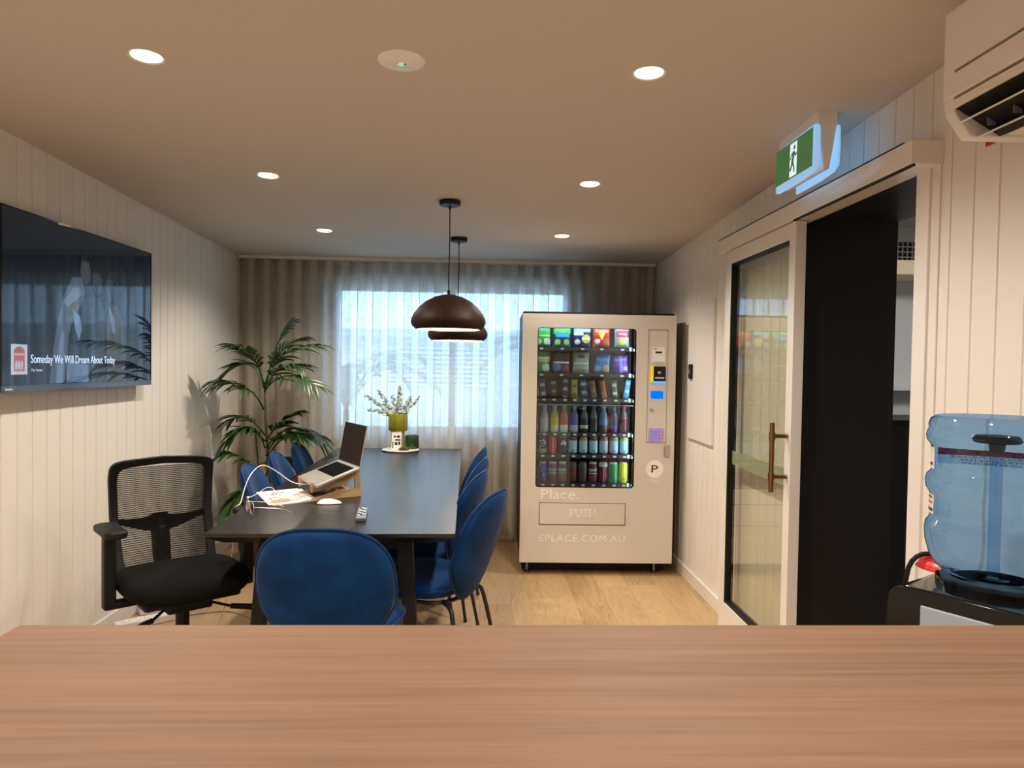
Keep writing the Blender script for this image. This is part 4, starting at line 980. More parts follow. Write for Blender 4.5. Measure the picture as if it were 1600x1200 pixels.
G, LG, BL, NV, WH, YE, RD, OR, PU, DK, SI = (0.05, 0.42, 0.08), (0.35, 0.75, 0.15), (0.03, 0.30, 0.75), (0.01, 0.03, 0.12), (0.80, 0.82, 0.80), (0.80, 0.58, 0.10), (0.55, 0.02, 0.02), (0.85, 0.25, 0.03), (0.17, 0.07, 0.62), (0.03, 0.012, 0.02), (0.36, 0.42, 0.40)
def f1(u, v):
    if circ(u, v, 0.3, 0.25, 0.2) or circ(u, v, 0.82, 0.25, 0.2): return 2
    if v > 0.72: return 0 if u > 0.62 else 1
    return 3 if 0.45 < v < 0.55 else 0
def f2(u, v):
    if v > 0.86: return 1
    if circ(u, v, 0.25, 0.24, 0.17) or circ(u, v, 0.75, 0.24, 0.17): return 2
    if 0.45 < v < 0.60 and 0.15 < u < 0.9: return 3
    if v < 0.10: return 1
    return 0 if v > 0.6 else 4
def f3(u, v):
    if v > 0.70: return 1
    if circ(u, v, 0.72, 0.38, 0.26): return 3 if abs(v-0.40) > 0.04 else 2
    if v < 0.16 and u > 0.5: return 4
    return 2 if (circ(u, v, 0.2, 0.25, 0.16) or (0.55 < v < 0.7 and u < 0.55)) else 0
def f4(u, v):
    if v < 0.45 and circ(u, v, 0.8, 0.25, 0.22): return 1
    if abs(u-0.5) < 0.20*max(0, (v-0.3)/0.35) and 0.3 < v < 0.68: return 2
    if circ(u, v, 0.25, 0.28, 0.16): return 3
    return 4 if v > 0.55 or v < 0.1 else 0
def f5(u, v):
    if v > 0.82: return 1
    if v > 0.50: return 0 if 0.1 < u else 2
    if circ(u, v, 0.5, 0.30, 0.22): return 3
    return 2 if v > 0.1 else 1
zz = rows[0][0]
prod('chip_bag', bag(0.125, 0.155, 0.05, f1), [cm(G), cm(BL), cm(WH), cm(LG)], X1[0], 0.17, zz, 'green and white chip bag, leftmost on the top shelf of the vending machine', 'snack', topshelf)
prod('chip_bag', bag(0.125, 0.150, 0.05, f2), [cm(G), cm(BL), cm(LG), cm((0.03, 0.38, 0.9)), cm(NV)], X1[1], 0.17, zz, 'blue and lime chip bag, second from left on the top shelf', 'snack', topshelf, txt=('Grain', M['letter'], 0.05, 0.099, -0.0300))
prod('chip_bag', bag(0.120, 0.155, 0.05, f3), [cm(NV), cm((0.25, 0.6, 0.85)), cm(WH), cm(YE), cm((0.08, 0.09, 0.5))], X1[2], 0.17, zz, 'navy chip bag with white and yellow print, middle of the top shelf', 'snack', topshelf, txt=('CRUNCH', M['letter'], 0.09, 0.104, -0.0300))
prod('chip_bag', bag(0.120, 0.155, 0.05, f4), [cm(RD), cm((0.7, 0.12, 0.08)), cm(YE), cm(WH), cm((0.75, 0.06, 0.02))], X1[3], 0.17, zz, 'bright red chip bag with yellow flame, fourth on the top shelf', 'snack', topshelf, txt=('Doritos', M['letter'], 0.085, 0.106, -0.0300))
prod('noodle_cup', bag(0.105, 0.150, 0.06, f5), [cm((0.5, 0.05, 0.14)), cm((0.25, 0.55, 0.65)), cm(SI), cm(YE)], X1[4], 0.17, zz, 'crimson and grey noodle packet, rightmost on the top shelf', 'snack', topshelf, txt=('NOODLE', M['letter'], 0.06, 0.088, -0.0345))
g2 = 'snack packets on the second shelf of the vending machine'; zz = rows[1][0]
def h1(u, v):
    if circ(u, v, 0.75, 0.25, 0.22): return 1
    if circ(u, v, 0.2, 0.25, 0.22): return 3
    return 2 if 0.5 < v < 0.62 else (1 if 0.62 < v < 0.75 else 0)
def h2(u, v):
    if circ(u, v, 0.2, 0.28, 0.26): return 1
    if 0.46 < v < 0.53: return 2
    return 3 if (v < 0.35 and u > 0.6) else (4 if v < 0.5 else 0)
def h3(u, v):
    if 0.68 < v < 0.84 and 0.3 < u < 0.68: return 1
    return 2 if (v < 0.6 and (int(v*14) % 3 == 0)) else 0
def h4(u, v):
    if circ(u, v, 0.78, 0.28, 0.24): return 1
    if circ(u, v, 0.25, 0.25, 0.2): return 2
    return 3 if v < 0.12 or v > 0.85 else 0
def h5(u, v):
    if 0.42 < u < 0.62: return 1
    if circ(u, v, 0.8, 0.3, 0.16): return 2
    return 3 if circ(u, v, 0.2, 0.3, 0.17) else 0
prod('chip_bag', bag(0.120, 0.155, 0.05, h1), [cm(G), cm(WH), cm(YE), cm((0.1, 0.35, 0.5))], X2_[0], 0.17, zz, 'green and yellow chip bag, leftmost on the second shelf', 'snack', g2)
prod('chip_bag', bag(0.118, 0.150, 0.05, h2), [cm((0.07, 0.02, 0.03)), cm((0.07, 0.28, 0.7)), cm(WH), cm((0.3, 0.07, 0.1)), cm((0.08, 0.04, 0.09))], X2_[1], 0.17, zz, 'dark maroon chip bag with blue disc, second from left on the second shelf', 'snack', g2)
prod('chip_bag', bag(0.115, 0.155, 0.05, h3), [cm(SI), cm((0.12, 0.09, 0.09)), cm((0.65, 0.7, 0.68))], X2_[2], 0.17, zz, 'silver grey chip bag, middle of the second shelf', 'snack', g2)
prod('chip_bag', bag(0.110, 0.140, 0.05, h4), [cm((0.04, 0.20, 0.60)), cm((0.55, 0.40, 0.18)), cm((0.3, 0.5, 0.8)), cm((0.03, 0.08, 0.35))], X2_[3], 0.17, zz, 'blue cookie bag, fourth on the second shelf', 'snack', g2, ry=math.radians(4), txt=('MUEST', pbr('pale_blue_print', (0.35, 0.55, 0.9), 0.5), 0.085, 0.088, -0.0300))
prod('chip_bag', bag(0.105, 0.128, 0.05, h5), [cm(PU), cm((0.4, 0.3, 0.85)), cm((0.6, 0.45, 0.3)), cm((0.08, 0.03, 0.3))], X2_[4], 0.17, zz, 'purple cracker bag, rightmost on the second shelf', 'snack', g2, ry=math.radians(-5), txt=('Crunkit', pbr('lilac_print', (0.65, 0.55, 0.95), 0.5), 0.082, 0.092, -0.0300))
g3 = 'chocolate bars on the third shelf of the vending machine'; zz = rows[2][0]
bars = [((0.5, 0.55, 0.58), (0.05, 0.07, 0.12), 'pale wrapped bar at the left edge of the third shelf'), ((0.04, 0.09, 0.28), (0.55, 0.58, 0.45), 'navy and cream wrapped bar, second on the third shelf'), ((0.04, 0.02, 0.025), (0.25, 0.22, 0.22), 'dark plum wrapped bar, third on the third shelf'), ((0.02, 0.02, 0.02), (0.45, 0.45, 0.4), 'black wrapped bar with white print, fourth on the third shelf'),
        ((0.42, 0.45, 0.10), (0.15, 0.2, 0.03), 'lime green wrapped bar, fifth on the third shelf'), ((0.05, 0.06, 0.10), (0.3, 0.34, 0.42), 'slate blue wrapped bar, sixth on the third shelf'), ((0.30, 0.14, 0.05), (0.4, 0.2, 0.1), 'tan wrapped bar, seventh on the third shelf'), ((0.45, 0.15, 0.03), (0.55, 0.12, 0.03), 'orange wrapped bar, eighth on the third shelf'), ((0.10, 0.13, 0.10), (0.65, 0.68, 0.62), 'white and green wrapped bar, ninth on the third shelf'), ((0.05, 0.40, 0.80), (0.45, 0.65, 0.85), 'sky blue wrapped bar, rightmost on the third shelf')]
for i, ((ca, cb_, lab), x) in enumerate(zip(bars, X3)):
    ph = i*0.7
    prod('snack_bar', bag(0.042, 0.135, 0.022, lambda u, v, ph=ph: 1 if ((v*2.3+ph) % 1.0) < 0.38 and 0.15 < u < 0.85 else 0), [cm(ca), cm(cb_)], x, 0.165, zz, lab, 'snack', g3, rx=math.radians(-6), ry=math.radians([-6, -8, -3, 2, 0, -7, -8, -9, -5, 9][i]))
def revolve_print(prof, n, colf):
    mb = MB(); Z = [p[1] for p in prof]
    def fn(u, v):
        k = v*(len(prof)-1); i = min(len(prof)-2, int(k)); fr_ = k-i; r = prof[i][0]*(1-fr_)+prof[i+1][0]*fr_; z = prof[i][1]*(1-fr_)+prof[i+1][1]*fr_
        a = -PI/2 + (u-0.5)*2*PI; return (r*math.cos(a), r*math.sin(a), z)
    NV_ = (len(prof)-1)*2
    mb.grid(fn, n, NV_, lambda u, v: colf(u, fn(u, v)[2]), cu=True); return mb
g4 = 'drink bottles on the fourth shelf of the vending machine'; zz = rows[3][0]
bprof = [(0.001, 0.0), (0.026, 0.0), (0.0295, 0.006), (0.030, 0.03), (0.030, 0.075), (0.029, 0.10), (0.024, 0.125), (0.017, 0.145), (0.0125, 0.158), (0.0125, 0.163), (0.0145, 0.164), (0.0145, 0.182), (0.001, 0.183)]
bots = [((0.05, 0.2, 0.6), (0.75, 0.78, 0.8), (0.3, 0.5, 0.7), 'blue and white bottle at the left edge of the fourth shelf'), ((0.62, 0.50, 0.68), (0.45, 0.72, 0.72), (0.3, 0.35, 0.5), 'pink and aqua bottle, second on the fourth shelf'), ((0.62, 0.52, 0.02), (0.70, 0.70, 0.55), (0.15, 0.35, 0.6), 'yellow labelled bottle with blue cap, third on the fourth shelf'), ((0.60, 0.08, 0.10), (0.80, 0.78, 0.78), (0.2, 0.35, 0.45), 'red labelled bottle, fourth on the fourth shelf'), ((0.12, 0.14, 0.50), (0.55, 0.55, 0.75), (0.1, 0.28, 0.5), 'indigo labelled bottle, fifth on the fourth shelf'), ((0.04, 0.03, 0.05), (0.60, 0.60, 0.58), (0.2, 0.3, 0.38), 'dark cola bottle with white stripe, sixth on the fourth shelf'),
        ((0.05, 0.04, 0.05), (0.07, 0.06, 0.06), (0.05, 0.08, 0.12), 'plain dark bottle, seventh on the fourth shelf'), ((0.16, 0.24, 0.5), (0.10, 0.09, 0.10), (0.18, 0.3, 0.36), 'blue banded bottle with dark base, eighth on the fourth shelf'), ((0.012, 0.03, 0.14), (0.03, 0.05, 0.2), (0.03, 0.15, 0.5), 'navy bottle with bright blue cap, ninth on the fourth shelf'), ((0.16, 0.03, 0.05), (0.12, 0.03, 0.04), (0.4, 0.04, 0.08), 'maroon bottle, rightmost on the fourth shelf')]
for i, ((ca, cb_, cc, lab), x) in enumerate(zip(bots, X4)):
    bot = revolve_print(bprof, 24, lambda u, z, i=i: 2 if z > 0.157 else (3 if z > 0.098 else (1 if z < 0.045 else 0) if i != 5 else (1 if 0.03 < z < 0.045 else 0)))
    body_top = tuple(0.5*a+0.5*b for a, b in zip(ca, (0.16, 0.2, 0.22)))
    prod('drink_bottle', bot, [cm(ca, 0.2), cm(cb_, 0.2), cm(cc, 0.3), cm(body_top, 0.15)], x, 0.175, zz, lab, 'drink', g4)
cprof = [(0.001, 0.003), (0.022, 0.0), (0.0255, 0.005), (0.0305, 0.014), (0.0308, 0.03), (0.0308, 0.045), (0.0308, 0.060), (0.0308, 0.075), (0.0308, 0.09), (0.0308, 0.100), (0.0300, 0.106), (0.026, 0.117), (0.0255, 0.121), (0.0235, 0.121), (0.023, 0.1185), (0.001, 0.118)]
g5 = 'drink cans on the fifth shelf of the vending machine'; zz = rows[4][0]
def ring(z): return z > 0.114
def can_plain(u, z): return 3 if ring(z) else 0
def can_panel(u, z):
    if ring(z): return 3
    if z > 0.094: return 1
    if z < 0.018: return 2
    if abs(u-0.5) < 0.05 and 0.02 < z < 0.032: return 4
    return 0 if abs(u-0.47) < 0.17 else 2
def can_globe(u, z):
    if ring(z): return 3
    dx = (u-0.5)*2*PI*0.0308; dz = z-0.076; r = math.hypot(dx, dz)
    if r < 0.019:
        if r > 0.0165: return 1
        wv = 0.003*math.sin(dx*150)
        if dz > 0.0045+wv: return 2
        if dz < -0.0045+wv: return 4
        return 1
    return 1 if abs(dx) < 0.0014 and 0.02 < z < 0.05 else 0
def can_script(u, z):
    if ring(z): return 3
    return 1 if abs(u-0.5) < 0.035 else 0
def can_splash(u, z):
    if ring(z): return 3
    q = math.sin(u*47+z*160)+math.sin(z*310-u*31)
    if 0.045 < z < 0.10 and abs(u-0.5) < 0.13 and q > 0.1: return 1
    if z < 0.035: return 2
    return 0
SKY = (0.42, 0.66, 0.80); DEEP = (0.06, 0.30, 0.62); ALU = (0.6, 0.6, 0.6)
cans = [(can_plain, [cm((0.6, 0.35, 0.25)), cm(WH), cm(WH), cm(ALU)], 'orange can at the left edge of the fifth shelf'),
        (can_splash, [cm((0.03, 0.05, 0.13)), cm((0.65, 0.75, 0.9)), cm((0.5, 0.48, 0.3)), cm(ALU)], 'navy can with white splash print, second on the fifth shelf'),
        (can_script, [cm((0.55, 0.02, 0.04), 0.2), cm((0.80, 0.35, 0.38)), cm(WH), cm(ALU)], 'plain red can, third on the fifth shelf'),
        (can_globe, [cm((0.012, 0.03, 0.12), 0.2), cm(WH), cm((0.6, 0.03, 0.05)), cm(ALU), cm((0.03, 0.12, 0.5))], 'navy can with round red, white and blue emblem, fourth on the fifth shelf')]
for c1, nm_ in (((0.35, 0.06, 0.13), 'crimson topped pale blue can, fifth on the fifth shelf'), ((0.42, 0.36, 0.06), 'olive yellow topped pale blue can, sixth on the fifth shelf'), ((0.12, 0.05, 0.10), 'plum topped pale blue can, seventh on the fifth shelf'), ((0.55, 0.20, 0.18), 'coral topped pale blue can, eighth on the fifth shelf'), ((0.10, 0.55, 0.25), 'green topped pale blue can, ninth on the fifth shelf'), ((0.70, 0.70, 0.10), 'yellow topped pale blue can, rightmost on the fifth shelf')):
    cans.append((can_panel, [cm(SKY), cm(c1), cm(DEEP), cm(ALU), cm((0.25, 0.12, 0.06))], nm_))
for (fn_, mats, lab), x in zip(cans, X5):
    prod('drink_can', revolve_print(cprof, 40, fn_), mats, x, 0.172, zz, lab, 'drink', g5)
g6 = 'drinks on the bottom shelf of the vending machine'; zz = rows[5][0]
tprof = [(r, z*1.2) for r, z in cprof]
def can_diag(u, z):
    if z > 0.137: return 3
    return 1 if (z-0.07) > (0.5-u)*0.5 and abs(u-0.45) < 0.2 else (2 if abs(z-0.07-(0.5-u)*0.5) < 0.006 else 0)
def can_bands(u, z):
    if z > 0.137: return 3
    return 1 if (0.06 < z < 0.07 or 0.085 < z < 0.10) else (2 if z < 0.05 else 0)
def can_mark(u, z):
    if z > 0.137: return 3
    return 1 if abs(u-0.5) < 0.06 and 0.025 < z < 0.035+0.05*(u-0.45) else 0
low = [(can_diag, [cm((0.02, 0.04, 0.25)), cm((0.05, 0.10, 0.55)), cm((0.6, 0.6, 0.65)), cm(ALU)], 'blue slim can with diagonal silver line, leftmost on the bottom shelf'),
       (can_bands, [cm((0.14, 0.10, 0.24)), cm((0.25, 0.42, 0.55)), cm((0.2, 0.03, 0.06)), cm(ALU)], 'violet banded can, second on the bottom shelf'),
       (can_bands, [cm((0.22, 0.07, 0.13)), cm((0.30, 0.48, 0.58)), cm((0.26, 0.14, 0.1)), cm(ALU)], 'plum banded can, third on the bottom shelf'),
       (can_plain, [cm((0.17, 0.05, 0.06)), cm(WH), cm(WH), cm((0.1, 0.1, 0.1))], 'dark red can, fourth on the bottom shelf'),
       (can_plain, [cm((0.10, 0.06, 0.06)), cm(WH), cm(WH), cm((0.1, 0.1, 0.1))], 'dark brown can, fifth on the bottom shelf'),
       (can_bands, [cm((0.12, 0.03, 0.06)), cm((0.42, 0.46, 0.44)), cm((0.25, 0.05, 0.1)), cm(ALU)], 'maroon can with grey bands, sixth on the bottom shelf'),
       (can_script, [cm((0.22, 0.02, 0.06), 0.2), cm((0.5, 0.3, 0.32)), cm(WH), cm(ALU)], 'burgundy can, seventh on the bottom shelf'),
       (can_mark, [cm((0.02, 0.38, 0.13), 0.2), cm((0.02, 0.15, 0.06)), cm(WH), cm(ALU)], 'green can, eighth on the bottom shelf'),
       (can_mark, [cm((0.68, 0.60, 0.02), 0.2), cm((0.35, 0.16, 0.02)), cm(WH), cm(ALU)], 'yellow can, rightmost on the bottom shelf')]
for (fn_, mats, lab), x in zip(low, X6):
    prod('drink_can', revolve_print(tprof, 40, fn_), mats, x, 0.172, zz, lab, 'drink', g6)

# ================================================================== PALM
def bez(p, t):
    a, b, c = (Vector(q) for q in p); return a*(1-t)**2 + b*2*t*(1-t) + c*t*t
def leaflet(mb, base, d_, side_n, L, w_, droop):
    vs = []; n = 5
    for i in range(n+1):
        t = i/n; p = base + d_*(L*t) + Vector((0, 0, -droop*L*t*t)); hw = w_*(math.sin(PI*min(1, 0.12+t*0.88))**0.8 if t < 1 else 0.02)
        vs += [p-side_n*hw+Vector((0, 0, hw*0.5)), p, p+side_n*hw+Vector((0, 0, hw*0.5))]
    fs = []
    for i in range(n): a = i*3; fs += [(a, a+1, a+4, a+3), (a+1, a+2, a+5, a+4)]
    mb.add(vs, fs)
def frond(pts, name, mat, parent, n=11, L=0.24, w_=0.012, droop=0.35, r0=0.006, origin=Vector((0, 0, 0)), seed=0):
    rnd = random.Random(seed); mb = MB(); pts = [Vector(p)-origin for p in pts]
    P = [bez(pts, i/14) for i in range(15)]
    mb.tube(P, lambda q: r0*(1-0.75*q), 6)
    for i in range(n):
        t = 0.30+0.70*i/(n-1); p = bez(pts, t); tg = (bez(pts, min(1, t+0.02))-bez(pts, t-0.02)).normalized()
        sd = tg.cross(Vector((0, 0, 1)))
        if sd.length < 0.2: sd = tg.cross(Vector((0, 1, 0)))
        sd.normalize()
        ll = L*(0.55+0.45*math.sin(PI*min(1, 0.18+0.75*(i/(n-1)))))*rnd.uniform(0.85, 1.12)
        for sg in (-1, 1):
            d_ = (sd*sg*(0.85-0.35*t) + tg*(0.55+0.5*t) + Vector((0, 0, rnd.uniform(-0.1, 0.25)))).normalized()
            leaflet(mb, p, d_, (tg-d_*tg.dot(d_)).normalized(), ll, w_*rnd.uniform(0.85, 1.15), droop*rnd.uniform(0.7, 1.4))
    mb.v = [(max(x, XL+0.012-origin.x), y, z) for x, y, z in mb.v] if origin.length else mb.v
    return mb.build(name, mat, parent, fix=False, angle=180)
PO = Vector((-1.50, 5.02, 0))
pl = thing('potted_palm', 'tall potted palm in the left corner in front of the curtain', 'plant', PO)
MB().lathe([(0.001, 0.0), (0.13, 0.0), (0.155, 0.02), (0.185, 0.10), (0.19, 0.18), (0.18, 0.27), (0.17, 0.31), (0.175, 0.325), (0.165, 0.325), (0.16, 0.29)], 48).build('pot', M['pot'], pl)
MB().lathe([(0.0005, 0.295), (0.163, 0.292)], 32).build('soil', M['soil'], pl)
MB().tube([(0.03, 0.0, 0.29), (0.02, -0.01, 0.6), (0.0, -0.04, 1.0), (-0.002, -0.05, 1.24)], lambda q: 0.014-0.007*q, 10, smooth=1).build('stem', M['stem'], pl)
MB().tube([(-0.02, 0.02, 0.29), (-0.05, -0.02, 0.6), (-0.06, -0.06, 0.9)], lambda q: 0.010-0.004*q, 8, smooth=1).build('stem', M['stem'], pl)
MB().tube([(0.05, -0.03, 0.29), (0.06, -0.05, 0.55), (0.07, -0.06, 0.8)], lambda q: 0.010-0.004*q, 8, smooth=1).build('stem', M['stem'], pl)
FR = [[(-1.502, 4.97, 1.205), (-1.436, 4.9, 1.512), (-1.123, 4.8, 1.515)], [(-1.502, 4.97, 1.196), (-1.465, 5.0, 1.516), (-1.348, 5.0, 1.66)], [(-1.507, 4.97, 1.214), (-1.584, 5.0, 1.492), (-1.766, 4.95, 1.312)],
      [(-1.51, 4.97, 1.072), (-1.56, 4.85, 1.291), (-1.769, 4.75, 1.259)], [(-1.507, 4.97, 1.196), (-1.328, 4.75, 1.383), (-1.091, 4.6, 1.265)], [(-1.503, 4.98, 0.804), (-1.525, 4.85, 1.057), (-1.71, 4.8, 0.866)],
      [(-1.494, 4.98, 0.804), (-1.33, 5.0, 1.08), (-1.058, 5.0, 0.784)], [(-1.494, 4.98, 0.849), (-1.411, 4.9, 0.99), (-1.281, 4.9, 1.044)], [(-1.509, 4.98, 0.491), (-1.571, 4.8, 0.866), (-1.75, 4.75, 0.76)],
      [(-1.509, 4.98, 0.447), (-1.516, 4.7, 0.647), (-1.654, 4.65, 0.424)], [(-1.493, 4.98, 0.715), (-1.423, 5.1, 0.958), (-1.175, 5.2, 0.875)], [(-1.501, 4.98, 0.536), (-1.524, 4.75, 0.575), (-1.596, 4.6, 0.435)],
      [(-1.503, 4.97, 1.249), (-1.478, 5.15, 1.52), (-1.318, 5.2, 1.57)], [(-1.503, 4.98, 0.893), (-1.671, 5.1, 1.061), (-1.77, 5.12, 0.988)],
      [(-1.502, 4.97, 1.22), (-1.53, 4.85, 1.50), (-1.62, 4.72, 1.50)], [(-1.502, 4.97, 1.21), (-1.40, 4.85, 1.40), (-1.22, 4.75, 1.38)], [(-1.495, 4.98, 0.75), (-1.38, 4.85, 0.97), (-1.20, 4.8, 0.90)], [(-1.495, 4.98, 0.60), (-1.42, 4.8, 0.80), (-1.28, 4.75, 0.74)],
      [(-1.503, 4.98, 0.85), (-1.58, 4.9, 0.98), (-1.66, 4.85, 0.92)]]
for i, p in enumerate(FR):
    low_ = i in (5, 8, 9, 11, 17, 18); b_ = i in (6, 7, 16)
    frond(p, 'frond', M['leaf'], pl, n=8 if low_ else (9 if b_ else 12), L=0.17 if low_ else (0.21 if b_ else 0.21), w_=0.019 if low_ else (0.018 if b_ else 0.0115), droop=0.55 if i in (3, 5, 6, 8) else 0.35, origin=PO, seed=i)

# garden palms outside the window
for i, (x, y, h_, lab) in enumerate(((-1.35, 7.0, 1.9, 'feathery garden palm outside the left part of the window'), (0.75, 7.9, 2.3, 'feathery garden palm outside the right part of the window'))):
    gp = thing('garden_palm', lab, 'plant', (x, y, -0.2), 0, 'garden palms outside the window')
    MB().tube([(0, 0, 0), (0.02, 0, h_*0.6)], 0.03, 8).build('trunk', M['stem'], gp)
    for k in range(9):
        a = k*2.4; L_ = 0.6+0.15*(k % 3); e_ = Vector((math.cos(a), 0.6*math.sin(a), 0))
        b0 = Vector((0.02, 0, h_*0.6)); frond([b0, b0+e_*L_*0.4+Vector((0, 0, 0.7)), b0+e_*L_+Vector((0, 0, 0.25+0.25*(k % 2)))], 'frond', M['leaf_far'], gp, n=14, L=0.35, w_=0.016, r0=0.01, seed=50+k+i*20)

# ================================================================== TABLE TOP THINGS
TZ = 0.7502
# stone tray, vase, sprigs, card, jar, dish
tray = thing('stone_tray', 'round pale scalloped tray at the far end of the table', 'tray', (-0.607, 5.34, TZ))
MB().lathe([(0.0005, 0.0), (0.128, 0.0), (0.136, 0.006), (0.136, 0.012), (0.130, 0.015), (0.0005, 0.015)], 96, fn=lambda a, z: 1+0.022*abs(math.sin(9*a))).build('plate', M['marble'], tray, angle=60)
vz = TZ+0.0155
vs_ = thing('vase', 'olive green ribbed vase on tall legs standing on the tray', 'vase', (-0.630, 5.36, vz))
lob = lambda a, z: 1+0.07*abs(math.cos(4*a))
MB().lathe([(0.0005, 0.133), (0.060, 0.133), (0.068, 0.140), (0.068, 0.255), (0.066, 0.262), (0.060, 0.262), (0.058, 0.25), (0.058, 0.145), (0.0005, 0.145)], 96, fn=lob).build('bowl', M['olive'], vs_, angle=60)
for k in range(4):
    a = PI/4+k*PI/2; MB().cyl((0.052*math.cos(a), 0.052*math.sin(a), 0), (0.052*math.cos(a), 0.052*math.sin(a), 0.135), 0.010, n=12).build('leg', pbr('pale_olive_glaze', (0.34, 0.33, 0.12), 0.3) if k == 0 else bpy.data.materials['pale_olive_glaze'], vs_)
def sprig(tip, label, seed, full=1.0):
    rnd = random.Random(seed); base = Vector((-0.630+rnd.uniform(-0.02, 0.02), 5.36+rnd.uniform(-0.02, 0.02), vz+0.15)); o_ = base.copy()
    rim = Vector((-0.630+0.45*max(-0.1, min(0.1, tip[0]+0.63)), 5.36, vz+0.255)); tip = Vector(tip)
    sp2 = thing('eucalyptus_sprig', label, 'plant', base, 0, 'eucalyptus sprigs in the olive vase')
    P = [base-o_, rim-o_, (rim.lerp(tip, 0.5)+Vector((0, 0, 0.012)))-o_, tip-o_]
    MB().tube(P, lambda q: 0.0022-0.0012*q, 6, smooth=2).build('stem', M['stem'], sp2)
    lf = MB(); n = int(17*full*(tip-rim).length/0.2)+4
    for i in range(n):
        t = 0.02+0.98*i/(n-1); p = rim.lerp(tip, t)+Vector((0, 0, 0.024*t*(1-t)*2))-o_; r = 0.0145*(1-0.55*t)*rnd.uniform(0.85, 1.2)
        for sg in (-1, 1):
            dv = Vector((rnd.uniform(-1, 1), rnd.uniform(-1, 1), rnd.uniform(-0.7, 0.7))); dv -= (tip-rim).normalized()*dv.dot((tip-rim).normalized()); dv.normalize()
            c_ = p+dv*sg*(r*1.25); nrm = Vector((rnd.uniform(-0.6, 0.6), -1, rnd.uniform(-0.6, 0.9))).normalized(); q = nrm.to_track_quat('Z', 'Y').to_matrix()
            vv = [c_+q @ Vector((r*math.cos(2*PI*k/9), r*0.85*math.sin(2*PI*k/9), 0)) for k in range(9)]
            lf.add(vv, [tuple(range(9))])
    lf.build('leaves', M['euc'], sp2, fix=False, smooth=False)
sprig((-0.879, 5.33, 1.160), 'eucalyptus sprig in the olive vase with its tip farthest left', 1)
sprig((-0.788, 5.40, 1.200), 'eucalyptus sprig in the olive vase arching left, above the lowest one', 2)
sprig((-0.850, 5.30, 1.055), 'eucalyptus sprig in the olive vase lying almost flat to the left', 3)
sprig((-0.684, 5.42, 1.160), 'short thin eucalyptus sprig just left of the tall upright one', 4, 0.6)
sprig((-0.619, 5.36, 1.238), 'tallest upright eucalyptus sprig in the olive vase', 5, 1.7)
sprig((-0.470, 5.35, 1.162), 'eucalyptus sprig in the olive vase with its tip farthest right', 6, 0.8)
sprig((-0.537, 5.38, 1.158), 'second eucalyptus sprig on the right of the olive vase', 7, 0.8)
cd = thing('info_card', 'small white printed card leaning at the front of the vase legs', 'card', (-0.632, 5.278, vz), 0)
MB().prism([(0.0, 0), (0.006, 0), (0.026, 0.128), (0.020, 0.128)], -0.036, 0.036, axis='x').build('sheet', M['white_sheet'], cd, smooth=False)
ck = MB()
def cardp(x, z): return (x, z*0.1563-0.0006, z)
for x0, x1, z0, z1 in ((-0.022, -0.004, 0.09, 0.103), (0.002, 0.026, 0.088, 0.105), (-0.01, 0.03, 0.066, 0.078), (-0.012, 0.008, 0.034, 0.056), (-0.03, -0.022, 0.01, 0.06), (0.014, 0.028, 0.036, 0.06)):
    ck.add([cardp(x0, z0), cardp(x1, z0), cardp(x1, z1), cardp(x0, z1)], [(0, 1, 2, 3)])
ck.build('print', M['ink'], cd, smooth=False)
j = thing('candle_jar', 'dark green ribbed glass jar beside the vase on the tray', 'jar', (-0.525, 5.372, vz))
MB().lathe([(0.0005, 0), (0.044, 0), (0.050, 0.006), (0.051, 0.09), (0.048, 0.10), (0.044, 0.10), (0.042, 0.09), (0.042, 0.02), (0.0005, 0.02)], 80, fn=lambda a, z: 1+0.05*abs(math.sin(6*a))).build('glass', M['jar'], j, angle=60)
MB().lathe([(0.0005, 0.02), (0.040, 0.02), (0.040, 0.055), (0.0005, 0.055)], 32).build('wax', pbr('pale_wax', (0.5, 0.55, 0.25), 0.5), j)
dsh = thing('bead_dish', 'dark flat dish of brown beads at the front of the tray', 'dish', (-0.575, 5.265, vz))
MB().lathe([(0.0005, 0), (0.036, 0), (0.042, 0.008), (0.038, 0.009), (0.0005, 0.005)], 32).build('dish', pbr('dark_bronze', (0.03, 0.018, 0.012), 0.4), dsh)
bb = MB()
for k in range(11): bb.ball((0.026*math.cos(k*0.571), 0.026*math.sin(k*0.571), 0.012), 0.007, 6)
bb.build('beads', pbr('brown_beads', (0.10, 0.05, 0.03), 0.4), dsh)

# laptop stand + laptop
LA = math.radians(30)
ls_ = thing('laptop_stand', 'pale wooden laptop stand on the table', 'laptop stand', (-0.57, 3.462, TZ), LA)
